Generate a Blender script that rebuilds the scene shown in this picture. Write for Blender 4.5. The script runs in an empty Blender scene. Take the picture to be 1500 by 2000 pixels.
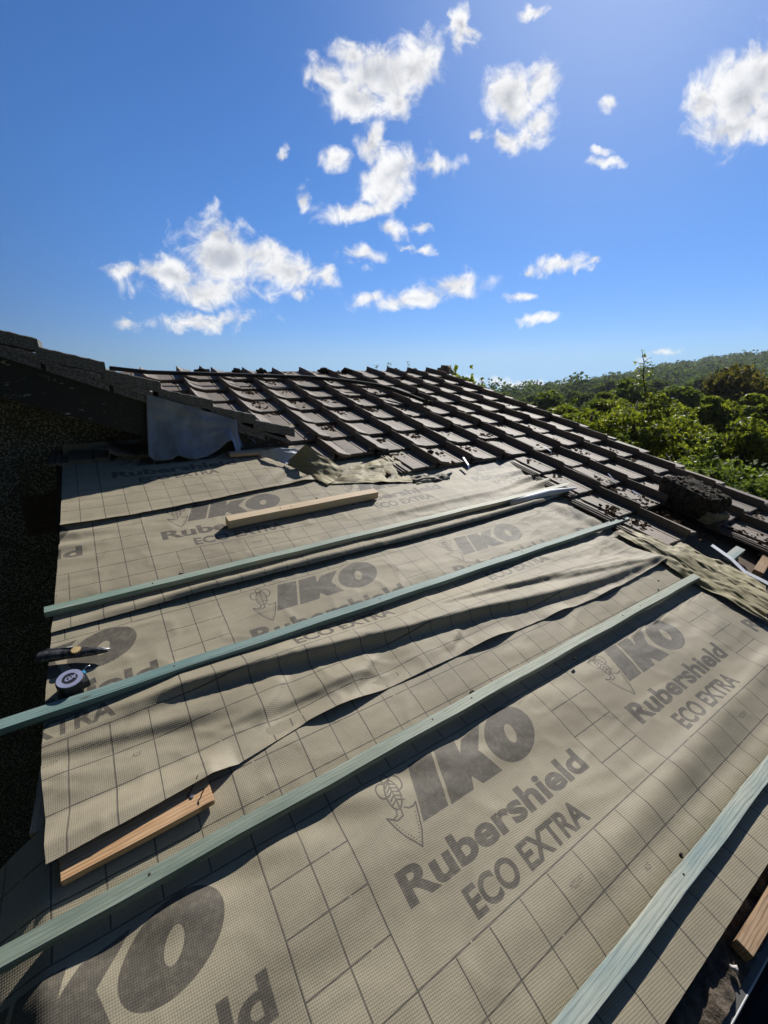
import bpy, bmesh, math, random
import numpy as np
from mathutils import Vector, Matrix, Euler

scene = bpy.context.scene
COL = scene.collection
random.seed(7); rng = np.random.default_rng(7)
PIT = math.radians(15.0)            # pitch of the stripped roof
CP, SP = math.cos(PIT), math.sin(PIT)
HC = 1.258                          # eye height above the roof plane

# ------------------------------------------------------------------ camera
CR = np.array([0.83712971, -0.54689329, -0.01102625])
CU = np.array([0.17074057, 0.24209605, 0.95511107])
CF = np.array([0.51967443, 0.80143448, -0.29604267])
CPOS = np.array([0.0, -HC*SP, HC*CP])
cam = bpy.data.cameras.new('camera'); camo = bpy.data.objects.new('camera', cam); COL.objects.link(camo)
cam.sensor_fit = 'HORIZONTAL'; cam.sensor_width = 36.0; cam.lens = 850.7/1500*36.0
cam.clip_start = 0.05; cam.clip_end = 6000
mw = Matrix([[CR[0], CU[0], -CF[0], CPOS[0]], [CR[1], CU[1], -CF[1], CPOS[1]], [CR[2], CU[2], -CF[2], CPOS[2]], [0, 0, 0, 1]])
camo.matrix_world = mw
scene.camera = camo

# ------------------------------------------------------------------ exposure
scene.view_settings.view_transform = 'Standard'; scene.view_settings.look = 'None'
scene.view_settings.exposure = 0.12; scene.view_settings.gamma = 1.0
scene.cycles.max_bounces = 8; scene.cycles.diffuse_bounces = 4; scene.cycles.transmission_bounces = 4
scene.cycles.use_denoising = True

def ray(px, py):
    r = (px-750)*CR + (1000-py)*CU + 850.7*CF
    return r/np.linalg.norm(r)

# ------------------------------------------------------------------ sun
SD = ray(1290, -330)                # direction of the sun, just above the frame
sun = bpy.data.lights.new('sun', 'SUN'); sun.energy = 5.0; sun.angle = math.radians(0.55); sun.color = (1.0, 0.955, 0.88)
suno = bpy.data.objects.new('sun', sun); COL.objects.link(suno)
suno.rotation_euler = Vector(-SD).to_track_quat('-Z', 'Y').to_euler(); suno.location = (3, 3, 8)
ELEV = math.asin(SD[2]); AZ = math.atan2(SD[0], SD[1])

# ------------------------------------------------------------------ node helper
class NT:
    def __init__(s, tree): s.t = tree; s.n = tree.nodes; s.l = tree.links
    def node(s, typ, **kw):
        nd = s.n.new(typ)
        for k, v in kw.items():
            if k.startswith('i_'):
                key = k[2:]; key = int(key) if key.isdigit() else key
                nd.inputs[key].default_value = v
            else: setattr(nd, k, v)
        return nd
    def link(s, a, b): s.l.new(a, b)
    def math(s, op, a, b=None, c=None, clamp=False):
        nd = s.n.new('ShaderNodeMath'); nd.operation = op; nd.use_clamp = clamp
        for i, x in enumerate((a, b, c)):
            if x is None: continue
            if isinstance(x, (int, float)): nd.inputs[i].default_value = x
            else: s.l.new(x, nd.inputs[i])
        return nd.outputs[0]
    def mix(s, f, a, b, mode='MIX'):
        nd = s.n.new('ShaderNodeMix'); nd.data_type = 'RGBA'; nd.blend_type = mode
        for i, x in ((0, f), (6, a), (7, b)):
            if isinstance(x, (int, float)): nd.inputs[i].default_value = x
            elif isinstance(x, tuple): nd.inputs[i].default_value = (x[0], x[1], x[2], 1)
            else: s.l.new(x, nd.inputs[i])
        return nd.outputs[2]
    def smooth(s, x, lo, hi, a=0.0, b=1.0):
        nd = s.n.new('ShaderNodeMapRange'); nd.interpolation_type = 'SMOOTHSTEP'
        s.l.new(x, nd.inputs[0])
        for i, v in ((1, lo), (2, hi), (3, a), (4, b)): nd.inputs[i].default_value = v
        return nd.outputs[0]
    def noise(s, vec, scale, detail=4, rough=.55, dist=0.0, out='Fac'):
        nd = s.n.new('ShaderNodeTexNoise'); nd.inputs['Scale'].default_value = scale
        nd.inputs['Detail'].default_value = detail; nd.inputs['Roughness'].default_value = rough
        nd.inputs['Distortion'].default_value = dist
        if vec is not None: s.l.new(vec, nd.inputs['Vector'])
        return nd.outputs[out]
    def mapping(s, vec, loc=(0, 0, 0), rot=(0, 0, 0), scale=(1, 1, 1), typ='POINT'):
        nd = s.n.new('ShaderNodeMapping'); nd.vector_type = typ
        nd.inputs['Location'].default_value = loc; nd.inputs['Rotation'].default_value = rot; nd.inputs['Scale'].default_value = scale
        s.l.new(vec, nd.inputs['Vector']); return nd.outputs[0]

# ------------------------------------------------------------------ world: sky and the clouds in it
world = bpy.data.worlds.new('World'); scene.world = world; world.use_nodes = True
W = NT(world.node_tree); W.n.clear()
sky = W.node('ShaderNodeTexSky', sky_type='NISHITA', sun_disc=False, sun_elevation=ELEV, sun_rotation=AZ,
             altitude=150.0, air_density=1.0, dust_density=0.0, ozone_density=3.0)
SKYS = 0.092
# sky dimmed away from the sun and overhead to thin shadow fill, never lighter than at the horizon line itself
tcs = W.node('ShaderNodeTexCoord'); spx = W.node('ShaderNodeSeparateXYZ'); W.link(tcs.outputs['Generated'], spx.inputs[0])
cz = W.math('MAXIMUM', spx.outputs[2], 0.035); cmb = W.node('ShaderNodeCombineXYZ'); W.link(spx.outputs[0], cmb.inputs[0]); W.link(spx.outputs[1], cmb.inputs[1]); W.link(cz, cmb.inputs[2]); W.link(cmb.outputs[0], sky.inputs[0])
dsn = W.node('ShaderNodeVectorMath', operation='DOT_PRODUCT'); W.link(tcs.outputs['Generated'], dsn.inputs[0]); dsn.inputs[1].default_value = tuple(SD)
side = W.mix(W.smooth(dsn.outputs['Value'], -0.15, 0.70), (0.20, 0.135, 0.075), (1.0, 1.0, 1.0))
low = W.smooth(spx.outputs[2], 0.0, 0.35)
tint = W.mix(low, (0.36, 0.56, 0.96), (0.38, 0.69, 1.07))
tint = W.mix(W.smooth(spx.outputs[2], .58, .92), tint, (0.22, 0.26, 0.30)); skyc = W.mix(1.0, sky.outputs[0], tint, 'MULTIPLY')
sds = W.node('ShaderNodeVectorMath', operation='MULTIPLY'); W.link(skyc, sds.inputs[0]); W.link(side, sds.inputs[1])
glow = W.math('POWER', W.math('MAXIMUM', dsn.outputs['Value'], 0.0), 22.0)           # haze brightening round the sun
skyc = W.mix(W.math('MULTIPLY', glow, .9, clamp=True), sds.outputs[0], (4.2, 5.6, 9.2))
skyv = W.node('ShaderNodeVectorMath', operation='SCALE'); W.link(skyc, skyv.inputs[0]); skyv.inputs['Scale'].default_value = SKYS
# cloud patches are laid out by compass bearing and height, as tangent coordinates of a level direction
az0 = math.atan2(CF[1], CF[0]); LF = np.array([math.cos(az0), math.sin(az0), 0]); LR = np.array([math.sin(az0), -math.cos(az0), 0])
def skyxy(px, py):
    d = ray(px, py); f = d@LF; return np.array([d@LR/f, d[2]/f])
geo = W.node('ShaderNodeNewGeometry')
def dotc(v):
    nd = W.node('ShaderNodeVectorMath', operation='DOT_PRODUCT'); W.link(tc.outputs['Generated'], nd.inputs[0]); nd.inputs[1].default_value = tuple(v); return nd.outputs['Value']
tc = W.node('ShaderNodeTexCoord')
fz = dotc(LF); fpos = W.math('MAXIMUM', fz, 0.05)
cx_ = W.math('DIVIDE', dotc(LR), fpos); cz_ = W.math('DIVIDE', dotc((0, 0, 1)), fpos)
comb = W.node('ShaderNodeCombineXYZ'); W.link(cx_, comb.inputs[0]); W.link(cz_, comb.inputs[1])
sv = comb.outputs[0]
warp = W.node('ShaderNodeTexNoise'); warp.inputs['Scale'].default_value = 9.0; warp.inputs['Detail'].default_value = 5.0; warp.inputs['Roughness'].default_value = .62; W.link(sv, warp.inputs['Vector'])
wsub = W.node('ShaderNodeVectorMath', operation='SUBTRACT'); W.link(warp.outputs['Color'], wsub.inputs[0]); wsub.inputs[1].default_value = (.5, .5, .5)
wsc = W.node('ShaderNodeVectorMath', operation='SCALE'); W.link(wsub.outputs[0], wsc.inputs[0]); wsc.inputs['Scale'].default_value = 0.085
wadd = W.node('ShaderNodeVectorMath', operation='ADD'); W.link(sv, wadd.inputs[0]); W.link(wsc.outputs[0], wadd.inputs[1])
svw = wadd.outputs[0]
# cx, cy, half width, half height, tilt (degrees) in survey units
CL = [(745, 150, 78, 58, 5), (800, 125, 62, 42, -8), (690, 195, 60, 38, 20), (640, 155, 50, 24, 30), (770, 205, 30, 34, 10), (690, 110, 34, 26, 0),
      (998, 185, 50, 50, 15), (1060, 160, 45, 28, -35), (1045, 238, 34, 22, -10), (985, 268, 26, 16, 0), (935, 262, 11, 11, 0), (1020, 262, 24, 12, 0),
      (730, 290, 26, 36, 5), (760, 345, 62, 34, -20), (840, 325, 48, 16, -12), (705, 405, 58, 22, -10), (760, 380, 48, 26, -35), (655, 305, 30, 20, 15), (760, 448, 24, 17, 0),
      (1450, 190, 95, 70, -35), (1490, 150, 70, 66, -20), (1430, 255, 85, 32, -5), (1375, 205, 38, 36, 0), (1490, 240, 60, 44, 0),
      (440, 500, 78, 56, 10), (430, 452, 38, 28, 10), (330, 535, 70, 26, 5), (250, 522, 42, 12, 8), (400, 565, 100, 26, 4), (560, 528, 66, 34, 12), (510, 490, 54, 24, 18), (636, 535, 17, 22, 0), (585, 580, 15, 12, 0),
      (400, 626, 82, 14, -2), (385, 618, 40, 12, 0), (245, 628, 24, 11, 0), 
      (880, 560, 70, 22, -8), (810, 582, 75, 17, -10), (900, 550, 48, 18, 0), (720, 580, 28, 11, -20),
      (1095, 522, 54, 13, -12), (1160, 507, 12, 6, 0), (1025, 537, 12, 9, 0), (1015, 582, 18, 7, -12), (1052, 627, 30, 6, -8), (705, 504, 32, 11, 5), (825, 487, 20, 6, 0), (790, 477, 14, 6, 0), (822, 440, 15, 8, 0),
      (900, 60, 12, 36, 5), (912, 72, 26, 14, -10), (1187, 200, 14, 16, 0), (1185, 320, 20, 7, -8), (1170, 300, 12, 6, 0), (1040, 18, 16, 13, 0), (562, 292, 10, 16, 0), (595, 385, 12, 18, 0),
      (1290, 690, 26, 5, -5), (1258, 702, 12, 5, 0), (1000, 748, 60, 8, -2), (1075, 744, 30, 4, -4)]
dmin = None
for (x, y, a, b, t) in CL:
    c = skyxy(x, y); th = math.radians(t)
    ex_ = skyxy(x+a*math.cos(th), y+a*math.sin(th))-c; ey_ = skyxy(x-b*math.sin(th), y+b*math.cos(th))-c
    ang = math.atan2(ex_[1], ex_[0]); la = np.hypot(*ex_); lb = np.hypot(*ey_)
    m = W.mapping(svw, loc=(c[0], c[1], 0), rot=(0, 0, ang), scale=(la, lb, 1), typ='TEXTURE')
    ln = W.node('ShaderNodeVectorMath', operation='LENGTH'); W.link(m, ln.inputs[0])
    # small patches lose their rim to the noise first
    d = W.math('MULTIPLY', W.math('SUBTRACT', ln.outputs['Value'], 1.0), min(1.0, 0.35+b/60.0))
    dmin = d if dmin is None else W.math('SMOOTH_MIN', dmin, d, 0.16)
n1 = W.noise(sv, 20, 7, .60, .5)
n2 = W.noise(sv, 7, 3, .5)
dens = W.math('SUBTRACT', W.math('MULTIPLY', W.math('SUBTRACT', n1, .5), 2.3), dmin)
dens = W.math('ADD', dens, 0.30)
alpha = W.smooth(dens, -0.10, 0.80)
thick = W.smooth(W.math('ADD', W.math('MULTIPLY', dmin, -1.0), W.math('MULTIPLY', W.math('SUBTRACT', n2, .5), 1.6)), 0.36, 1.25)
bil = W.smooth(n1, .30, .66, .78, 1.05)
fwd = W.math('GREATER_THAN', fz, 0.06)
alpha = W.math('MULTIPLY', W.math('MULTIPLY', alpha, fwd), .96)
cl = W.mix(thick, (1.0, 1.0, 1.0), (.54, .57, .63))
clv = W.node('ShaderNodeVectorMath', operation='SCALE'); W.link(cl, clv.inputs[0]); W.link(W.math('MULTIPLY', bil, 0.88), clv.inputs['Scale'])
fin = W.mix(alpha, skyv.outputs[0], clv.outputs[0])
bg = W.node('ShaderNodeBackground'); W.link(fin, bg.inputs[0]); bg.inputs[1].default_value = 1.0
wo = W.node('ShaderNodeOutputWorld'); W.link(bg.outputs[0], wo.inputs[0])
world.cycles.sampling_method = 'MANUAL'; world.cycles.sample_map_resolution = 512

# ------------------------------------------------------------------ geometry helpers
def RW(u, v, h=0.0): return np.array([u, v*CP-h*SP, v*SP+h*CP])
def RWa(A):
    A = np.asarray(A, float); return np.stack([A[:, 0], A[:, 1]*CP-A[:, 2]*SP, A[:, 1]*SP+A[:, 2]*CP], 1)
NR = np.array([0, -SP, CP])
def at(px, py, h=0.0):                       # survey point -> roof coordinates (u, v) at height h over the roof plane
    r = ray(px, py); t = -(HC-h)/(r@NR); p = CPOS+t*r
    return np.array([p[0], p[1]*CP+p[2]*SP])
def on_y(px, py, Y):
    r = ray(px, py); t = (Y-CPOS[1])/r[1]; p = CPOS+t*r; return p
def far(px, py, D):
    r = ray(px, py); t = D/math.hypot(r[0], r[1]); return CPOS+t*r

def tag(o, label=None, cat=None, group=None, kind=None):
    if label: o['label'] = label
    if cat: o['category'] = cat
    if group: o['group'] = group
    if kind: o['kind'] = kind
    return o
def thing(name, loc, label, cat, group=None, roof=False, rz=0.0):
    o = bpy.data.objects.new(name, None); COL.objects.link(o); o.empty_display_size = .05
    o.location = tuple(loc)
    if roof: o.rotation_euler = (Matrix.Rotation(PIT, 3, 'X') @ Matrix.Rotation(rz, 3, 'Z')).to_euler()
    return tag(o, label, cat, group)
def mesh(name, V, Fc, mat=None, smooth=False, uv=None):
    me = bpy.data.meshes.new(name)
    me.from_pydata([tuple(map(float, v)) for v in V], [], [tuple(map(int, f)) for f in Fc]); me.update()
    if smooth: me.polygons.foreach_set('use_smooth', np.ones(len(me.polygons), bool))
    if uv is not None:
        l = me.uv_layers.new(name='UVMap'); idx = np.zeros(len(me.loops), np.int32); me.loops.foreach_get('vertex_index', idx)
        l.data.foreach_set('uv', np.asarray(uv, np.float32)[idx].ravel())
    if mat is not None:
        for m in (mat if isinstance(mat, (list, tuple)) else [mat]): me.materials.append(m)
    return me
def obj(name, me, parent=None, loc=None, rot=None):
    o = bpy.data.objects.new(name, me); COL.objects.link(o)
    if parent: o.parent = parent
    if loc is not None: o.location = tuple(loc)
    if rot is not None: o.rotation_euler = tuple(rot)
    return o
def wobj(name, V, Fc, mat, smooth=False, uv=None, parent=None, base=None):
    """mesh from world vertices; its origin is put at base (default: the middle of its foot)"""
    V = np.asarray(V, float)
    if parent is not None: b = np.array(parent.location)
    else: b = np.array(base) if base is not None else np.array([V[:, 0].mean(), V[:, 1].mean(), V[:, 2].min()])
    return obj(name, mesh(name, V-b, Fc, mat, smooth, uv), parent, None if parent is not None else b)

def box(x0, x1, y0, y1, z0, z1):
    V = [(x, y, z) for z in (z0, z1) for y in (y0, y1) for x in (x0, x1)]
    return V, [(0, 2, 3, 1), (4, 5, 7, 6), (0, 1, 5, 4), (2, 6, 7, 3), (0, 4, 6, 2), (1, 3, 7, 5)]
def join(parts):
    V = []; Fc = []
    for v, f in parts:
        k = len(V); V += [tuple(x) for x in v]; Fc += [tuple(i+k for i in ff) for ff in f]
    return V, Fc
def bevel_mesh(me, w, seg=2):
    bm = bmesh.new(); bm.from_mesh(me)
    bmesh.ops.bevel(bm, geom=list(bm.edges), offset=w, segments=seg, affect='EDGES', profile=.6)
    bm.to_mesh(me); bm.free(); return me
def tube(P, r, n=10, cap=True):
    P = [np.array(p, float) for p in P]; V = []; Fc = []
    rr = r if hasattr(r, '__len__') else [r]*len(P)
    for i, p in enumerate(P):
        d = P[min(i+1, len(P)-1)]-P[max(i-1, 0)]; d /= np.linalg.norm(d)+1e-9
        a = np.cross(d, [0, 0, 1]);
        if np.linalg.norm(a) < .1: a = np.cross(d, [1, 0, 0])
        a /= np.linalg.norm(a); b = np.cross(d, a)
        for k in range(n):
            t = 2*math.pi*k/n; V.append(p+rr[i]*(math.cos(t)*a+math.sin(t)*b))
    for i in range(len(P)-1):
        for k in range(n): Fc.append((i*n+k, i*n+(k+1) % n, (i+1)*n+(k+1) % n, (i+1)*n+k))
    if cap: Fc.append(tuple(range(n))[::-1]); Fc.append(tuple((len(P)-1)*n+k for k in range(n)))
    return V, Fc

# value noise on arrays
_perm = rng.random((256, 256))
def vnoise(x, y):
    xi = np.floor(x).astype(int); yi = np.floor(y).astype(int); fx = x-xi; fy = y-yi
    fx = fx*fx*(3-2*fx); fy = fy*fy*(3-2*fy)
    g = lambda a, b: _perm[a & 255, b & 255]
    return (g(xi, yi)*(1-fx)+g(xi+1, yi)*fx)*(1-fy)+(g(xi, yi+1)*(1-fx)+g(xi+1, yi+1)*fx)*fy-.5
def fbm(x, y, o=4):
    s = 0; a = 1.0
    for i in range(o): s = s+a*vnoise(x*2**i+17*i, y*2**i+31*i); a *= .5
    return s

# ------------------------------------------------------------------ materials
def newmat(name):
    m = bpy.data.materials.new(name); m.use_nodes = True; t = NT(m.node_tree); t.n.clear()
    out = t.node('ShaderNodeOutputMaterial'); b = t.node('ShaderNodeBsdfPrincipled'); t.link(b.outputs[0], out.inputs[0])
    return m, t, b, out
def bump(t, b, h, strength=.4, dist=.002):
    nd = t.node('ShaderNodeBump'); nd.inputs['Strength'].default_value = strength; nd.inputs['Distance'].default_value = dist
    t.link(h, nd.inputs['Height']); t.link(nd.outputs[0], b.inputs['Normal']); return nd
def simple(name, col, rough=.6, metal=0.0, var=.25, scale=40, bmp=.3, bdist=.002, spec=.5, detail=6, col2=None, sc=(1, 1, 1)):
    m, t, b, o = newmat(name); c = t.node('ShaderNodeTexCoord'); v = t.mapping(c.outputs['Object'], scale=sc)
    n = t.noise(v, scale, detail, .6); k = t.smooth(n, .3, .7)
    a = tuple(x*(1-var) for x in col); z = col2 or tuple(min(1, x*(1+var)) for x in col)
    t.link(t.mix(k, a, z), b.inputs['Base Color']); b.inputs['Roughness'].default_value = rough; b.inputs['Metallic'].default_value = metal
    b.inputs['Specular IOR Level'].default_value = spec
    if bmp: bump(t, b, t.noise(v, scale*2.5, 5, .6), bmp, bdist)
    return m

# --- the print on the membrane, drawn from outlines into an ink map that repeats every metre
NPX = 2048
def raster(polys_tris, S=NPX):
    """fill triangles (metre coordinates, x 0..1, y -.293...707) into a map, 2x2 supersampled"""
    A = np.zeros((S*2, S*2), np.uint8); s = S*2
    for tri in polys_tris:
        T = np.array([[(x % 1.0 if False else x)*s, (y+.293)*s] for x, y in tri])
        x0, y0 = np.floor(T.min(0)).astype(int); x1, y1 = np.ceil(T.max(0)).astype(int)
        X, Y = np.meshgrid(np.arange(x0, x1+1)+.5, np.arange(y0, y1+1)+.5)
        (ax, ay), (bx, by), (cx, cy) = T
        e0 = (bx-ax)*(Y-ay)-(by-ay)*(X-ax); e1 = (cx-bx)*(Y-by)-(cy-by)*(X-bx); e2 = (ax-cx)*(Y-cy)-(ay-cy)*(X-cx)
        M = ((e0 >= 0) & (e1 >= 0) & (e2 >= 0)) | ((e0 <= 0) & (e1 <= 0) & (e2 <= 0))
        xx = (X[M]-.5).astype(int) % s; yy = (Y[M]-.5).astype(int) % s
        A[yy, xx] = 1
    return A.reshape(S, 2, S, 2).mean((1, 3))
def stroke(pts, w):
    T = []
    for (a, b) in zip(pts[:-1], pts[1:]):
        a = np.array(a); b = np.array(b); d = b-a; L = np.hypot(*d)
        if L < 1e-6: continue
        n = np.array([-d[1], d[0]])/L*w/2; e = d/L*w*.35
        p = [a-e+n, a-e-n, b+e-n, b+e+n]; T += [(p[0], p[1], p[2]), (p[0], p[2], p[3])]
    return T
def fan(P, c=None):
    c = np.mean(P, 0) if c is None else c
    return [(c, P[i], P[(i+1) % len(P)]) for i in range(len(P))]
def text_tris(s, x0, x1, y0, cap, bold, ratio_ch='H', shear=0.0):
    cu = bpy.data.curves.new('t', 'FONT'); cu.body = s; cu.size = 1.0; cu.offset = bold; cu.resolution_u = 6; cu.shear = shear
    o = bpy.data.objects.new('t', cu); me = o.to_mesh(); me.calc_loop_triangles()
    P = np.array([v.co[:2] for v in me.vertices]); T = [tuple(t.vertices) for t in me.loop_triangles]
    cu2 = bpy.data.curves.new('t2', 'FONT'); cu2.body = ratio_ch; cu2.size = 1.0; cu2.offset = bold; o2 = bpy.data.objects.new('t2', cu2); m2 = o2.to_mesh()
    hh = np.array([v.co[1] for v in m2.vertices]); base, top = hh.min(), hh.max()
    mn, mx = P[:, 0].min(), P[:, 0].max()
    P[:, 0] = x0+(P[:, 0]-mn)/(mx-mn)*(x1-x0); P[:, 1] = y0+(P[:, 1]-base)/(top-base)*cap
    o.to_mesh_clear(); o2.to_mesh_clear(); bpy.data.objects.remove(o); bpy.data.objects.remove(o2); bpy.data.curves.remove(cu); bpy.data.curves.remove(cu2)
    return [tuple(P[i] for i in t) for t in T]
ink = []
ink += [((.249, .387), (.333, .385), (.281, .240)), ((.249, .387), (.281, .240), (.194, .240))]
# K
ink += [((.343, .384), (.425, .384), (.376, .238)), ((.343, .384), (.376, .238), (.291, .238)),
        ((.411, .338), (.446, .373), (.535, .385)), ((.411, .338), (.535, .385), (.470, .318)), ((.411, .338), (.470, .318), (.395, .269)),
        ((.395, .269), (.470, .318), (.495, .238)), ((.395, .269), (.495, .238), (.414, .238)), ((.376, .238), (.395, .269), (.411, .338)), ((.425, .384), (.376, .238), (.411, .338))]
def ell(cx, cy, rx, ry, t0=0, t1=2*math.pi, n=40, sh=0.0, rot=0.0):
    P = []
    for i in range(n+1):
        t = t0+(t1-t0)*i/n; x, y = rx*math.cos(t), ry*math.sin(t); x += sh*y
        P.append((cx+x*math.cos(rot)-y*math.sin(rot), cy+x*math.sin(rot)+y*math.cos(rot)))
    return P
Oo = ell(.606, .315, .100, .083, sh=.28); Oi = ell(.605, .311, .019, .030, sh=.28)
for i in range(40): ink += [(Oo[i], Oo[i+1], Oi[i]), (Oi[i], Oo[i+1], Oi[i+1])]
lw = .0045
sh_l = [(.113, .293), (.122, .262), (.135, .232), (.159, .197)]; sh_r = [(.159, .197), (.180, .228), (.194, .262), (.206, .292)]
ink += stroke(sh_l, lw)+stroke(sh_r, lw)
ink += stroke([(.113, .293), (.128, .283), (.142, .287), (.149, .304)], lw)+stroke([(.206, .292), (.195, .286), (.180, .288), (.170, .296)], lw)
ink += stroke([(.113, .293), (.135, .276), (.156, .279), (.160, .297), (.158, .306)], lw)
def dots(P, step=.0075, w=.003):
    out = []
    for a, b in zip(P[:-1], P[1:]):
        a = np.array(a); b = np.array(b); n = max(1, int(np.hypot(*(b-a))/step))
        for i in range(n):
            c = a+(b-a)*i/n; out += stroke([c-np.array([w*.3, 0]), c+np.array([w*.3, 0])], w)
    return out
ink += dots([(.123, .284), (.131, .260), (.142, .236), (.159, .209)])+dots([(.159, .209), (.175, .234), (.186, .262), (.194, .282)])
ink += stroke(ell(.162, .338, .0215, .040, sh=.15), lw)
ink += stroke(ell(.140, .358, .017, .022, .6, 5.2, 16), lw)+stroke(ell(.186, .362, .019, .022, -1.9, 2.9, 16), lw)+stroke(ell(.163, .385, .011, .010), lw)
for k in range(5):
    y = .312+.012*k; ink += stroke([(.143+.002*k, y), (.163, y+.010), (.182, y)], .0042)
ink += stroke([(.160, .300), (.166, .376)], .004)
ink += text_tris('Rubershield', .063, .752, .111, .074, .036, 'R')
ink += text_tris('ECO EXTRA', .186, .619, .018, .062, .034, 'E')
ink += text_tris('A25', .64, .664, -.135, .013, .004, 'A', .3)+text_tris('MZ2335Y', .425, .478, -.060, .013, .0, 'M', .3)
IM_T = raster(ink)
# grid lines
lines = []
lwg = .0034
def hl(x0, x1, y, gap=None):
    if gap: return stroke([(x0, y), (gap-.004, y)], lwg)+stroke([(gap+.004, y), (x1, y)], lwg)
    return stroke([(x0, y), (x1, y)], lwg)
for y in (0.0, .4): lines += hl(0, .5, y, .255 if y else .147)+hl(.5, 1.0, y)
for y in (-.1, -.2, .5, .6): lines += hl(0, .5, y, .34)+hl(.5, 1, y, .86)
for y in (.1, .2, .3): lines += hl(.8, 1.0, y, .953)
for i in range(11):
    x = i*.1
    segs = [(-.293, -.004), (.404, .707)]
    if i in (0, 8, 9, 10): segs = [(-.293, .707)]
    for a, b in segs: lines += stroke([(x % 1.0, a), (x % 1.0, b)], lwg*(.9 if i % 2 else 1.1))
IM_L = raster(lines)
img = bpy.data.images.new('membrane_print', NPX, NPX, alpha=False, float_buffer=False)
img.colorspace_settings.name = 'Non-Color'
px = np.zeros((NPX, NPX, 4), np.float32); px[..., 0] = IM_T; px[..., 1] = IM_L; px[..., 3] = 1
img.pixels.foreach_set(px.ravel()); img.update(); img.pack()

def felt_mat(name, base=(.325, .284, .198), back=False, ink_t=.86, ink_l=.85):
    m, t, b, o = newmat(name)
    uvn = t.node('ShaderNodeUVMap'); uvn.uv_map = 'UVMap'
    tex = t.node('ShaderNodeTexImage', interpolation='Cubic', extension='REPEAT'); tex.image = img; t.link(uvn.outputs[0], tex.inputs[0])
    sep = t.node('ShaderNodeSeparateColor'); t.link(tex.outputs[0], sep.inputs[0])
    oc = t.node('ShaderNodeTexCoord').outputs['Object']
    big = t.noise(oc, 3.0, 5, .6); fine = t.noise(oc, 160, 3, .7)
    dirt = t.smooth(t.noise(t.mapping(oc, loc=(5, 2, 0)), 7.0, 7, .7), .55, .8)
    col = t.mix(t.smooth(big, .3, .7), tuple(x*.84 for x in base), tuple(x*1.12 for x in base))
    # the woven threads: fine stripes across and along the roll
    wv = t.node('ShaderNodeTexWave', wave_type='BANDS', bands_direction='Y'); wv.inputs['Scale'].default_value = 62.0; wv.inputs['Distortion'].default_value = .6; wv.inputs['Detail'].default_value = 1
    t.link(t.mapping(uvn.outputs[0], rot=(0, 0, .10)), wv.inputs['Vector'])
    wx = t.node('ShaderNodeTexWave', wave_type='BANDS', bands_direction='X'); wx.inputs['Scale'].default_value = 70.0; wx.inputs['Distortion'].default_value = .8
    t.link(uvn.outputs[0], wx.inputs['Vector'])
    weave = t.math('ADD', t.math('MULTIPLY', wv.outputs['Fac'], .6), t.math('MULTIPLY', wx.outputs['Fac'], .4))
    weave = t.math('ADD', t.math('MULTIPLY', weave, .6), t.math('MULTIPLY', fine, .4))
    wf = t.smooth(weave, .25, .75, .86, 1.11)
    sc = t.node('ShaderNodeVectorMath', operation='SCALE'); t.link(col, sc.inputs[0]); t.link(wf, sc.inputs['Scale']); col = sc.outputs[0]
    col = t.mix(t.math('MULTIPLY', dirt, .35), col, (.17, .145, .11))
    spk = t.smooth(t.noise(oc, 420, 2, .5), .70, .78); col = t.mix(t.math('MULTIPLY', spk, .5), col, (.50, .46, .38))
    scf = t.smooth(t.noise(t.mapping(oc, rot=(0, 0, .6), scale=(3, 30, 1)), 3.0, 5, .7), .66, .76); col = t.mix(t.math('MULTIPLY', scf, .30), col, (.44, .40, .32))
    wear = t.smooth(t.noise(oc, 60, 4, .7), .25, .6, .72, 1.0)
    f1 = t.math('MULTIPLY', t.math('MULTIPLY', sep.outputs[0], ink_t), wear)
    f2 = t.math('MULTIPLY', t.math('MULTIPLY', sep.outputs[1], ink_l), wear)
    col = t.mix(f1, col, (.062, .054, .045)); col = t.mix(f2, col, (.045, .04, .036))
    t.link(col, b.inputs['Base Color']); b.inputs['Roughness'].default_value = .64; b.inputs['Specular IOR Level'].default_value = .36
    b.inputs['Sheen Weight'].default_value = .06; b.inputs['Sheen Roughness'].default_value = .45
    bump(t, b, t.math('ADD', weave, t.math('MULTIPLY', t.noise(oc, 25, 4, .6), 1.6)), .34, .0016)
    return m
M_FELT = felt_mat('membrane_face')
M_BACK = felt_mat('membrane_back', (.36, .31, .165), True, .35, .45)
M_WHITE = simple('membrane_fleece', (.68, .70, .74), .55, var=.08, scale=18)

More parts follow.
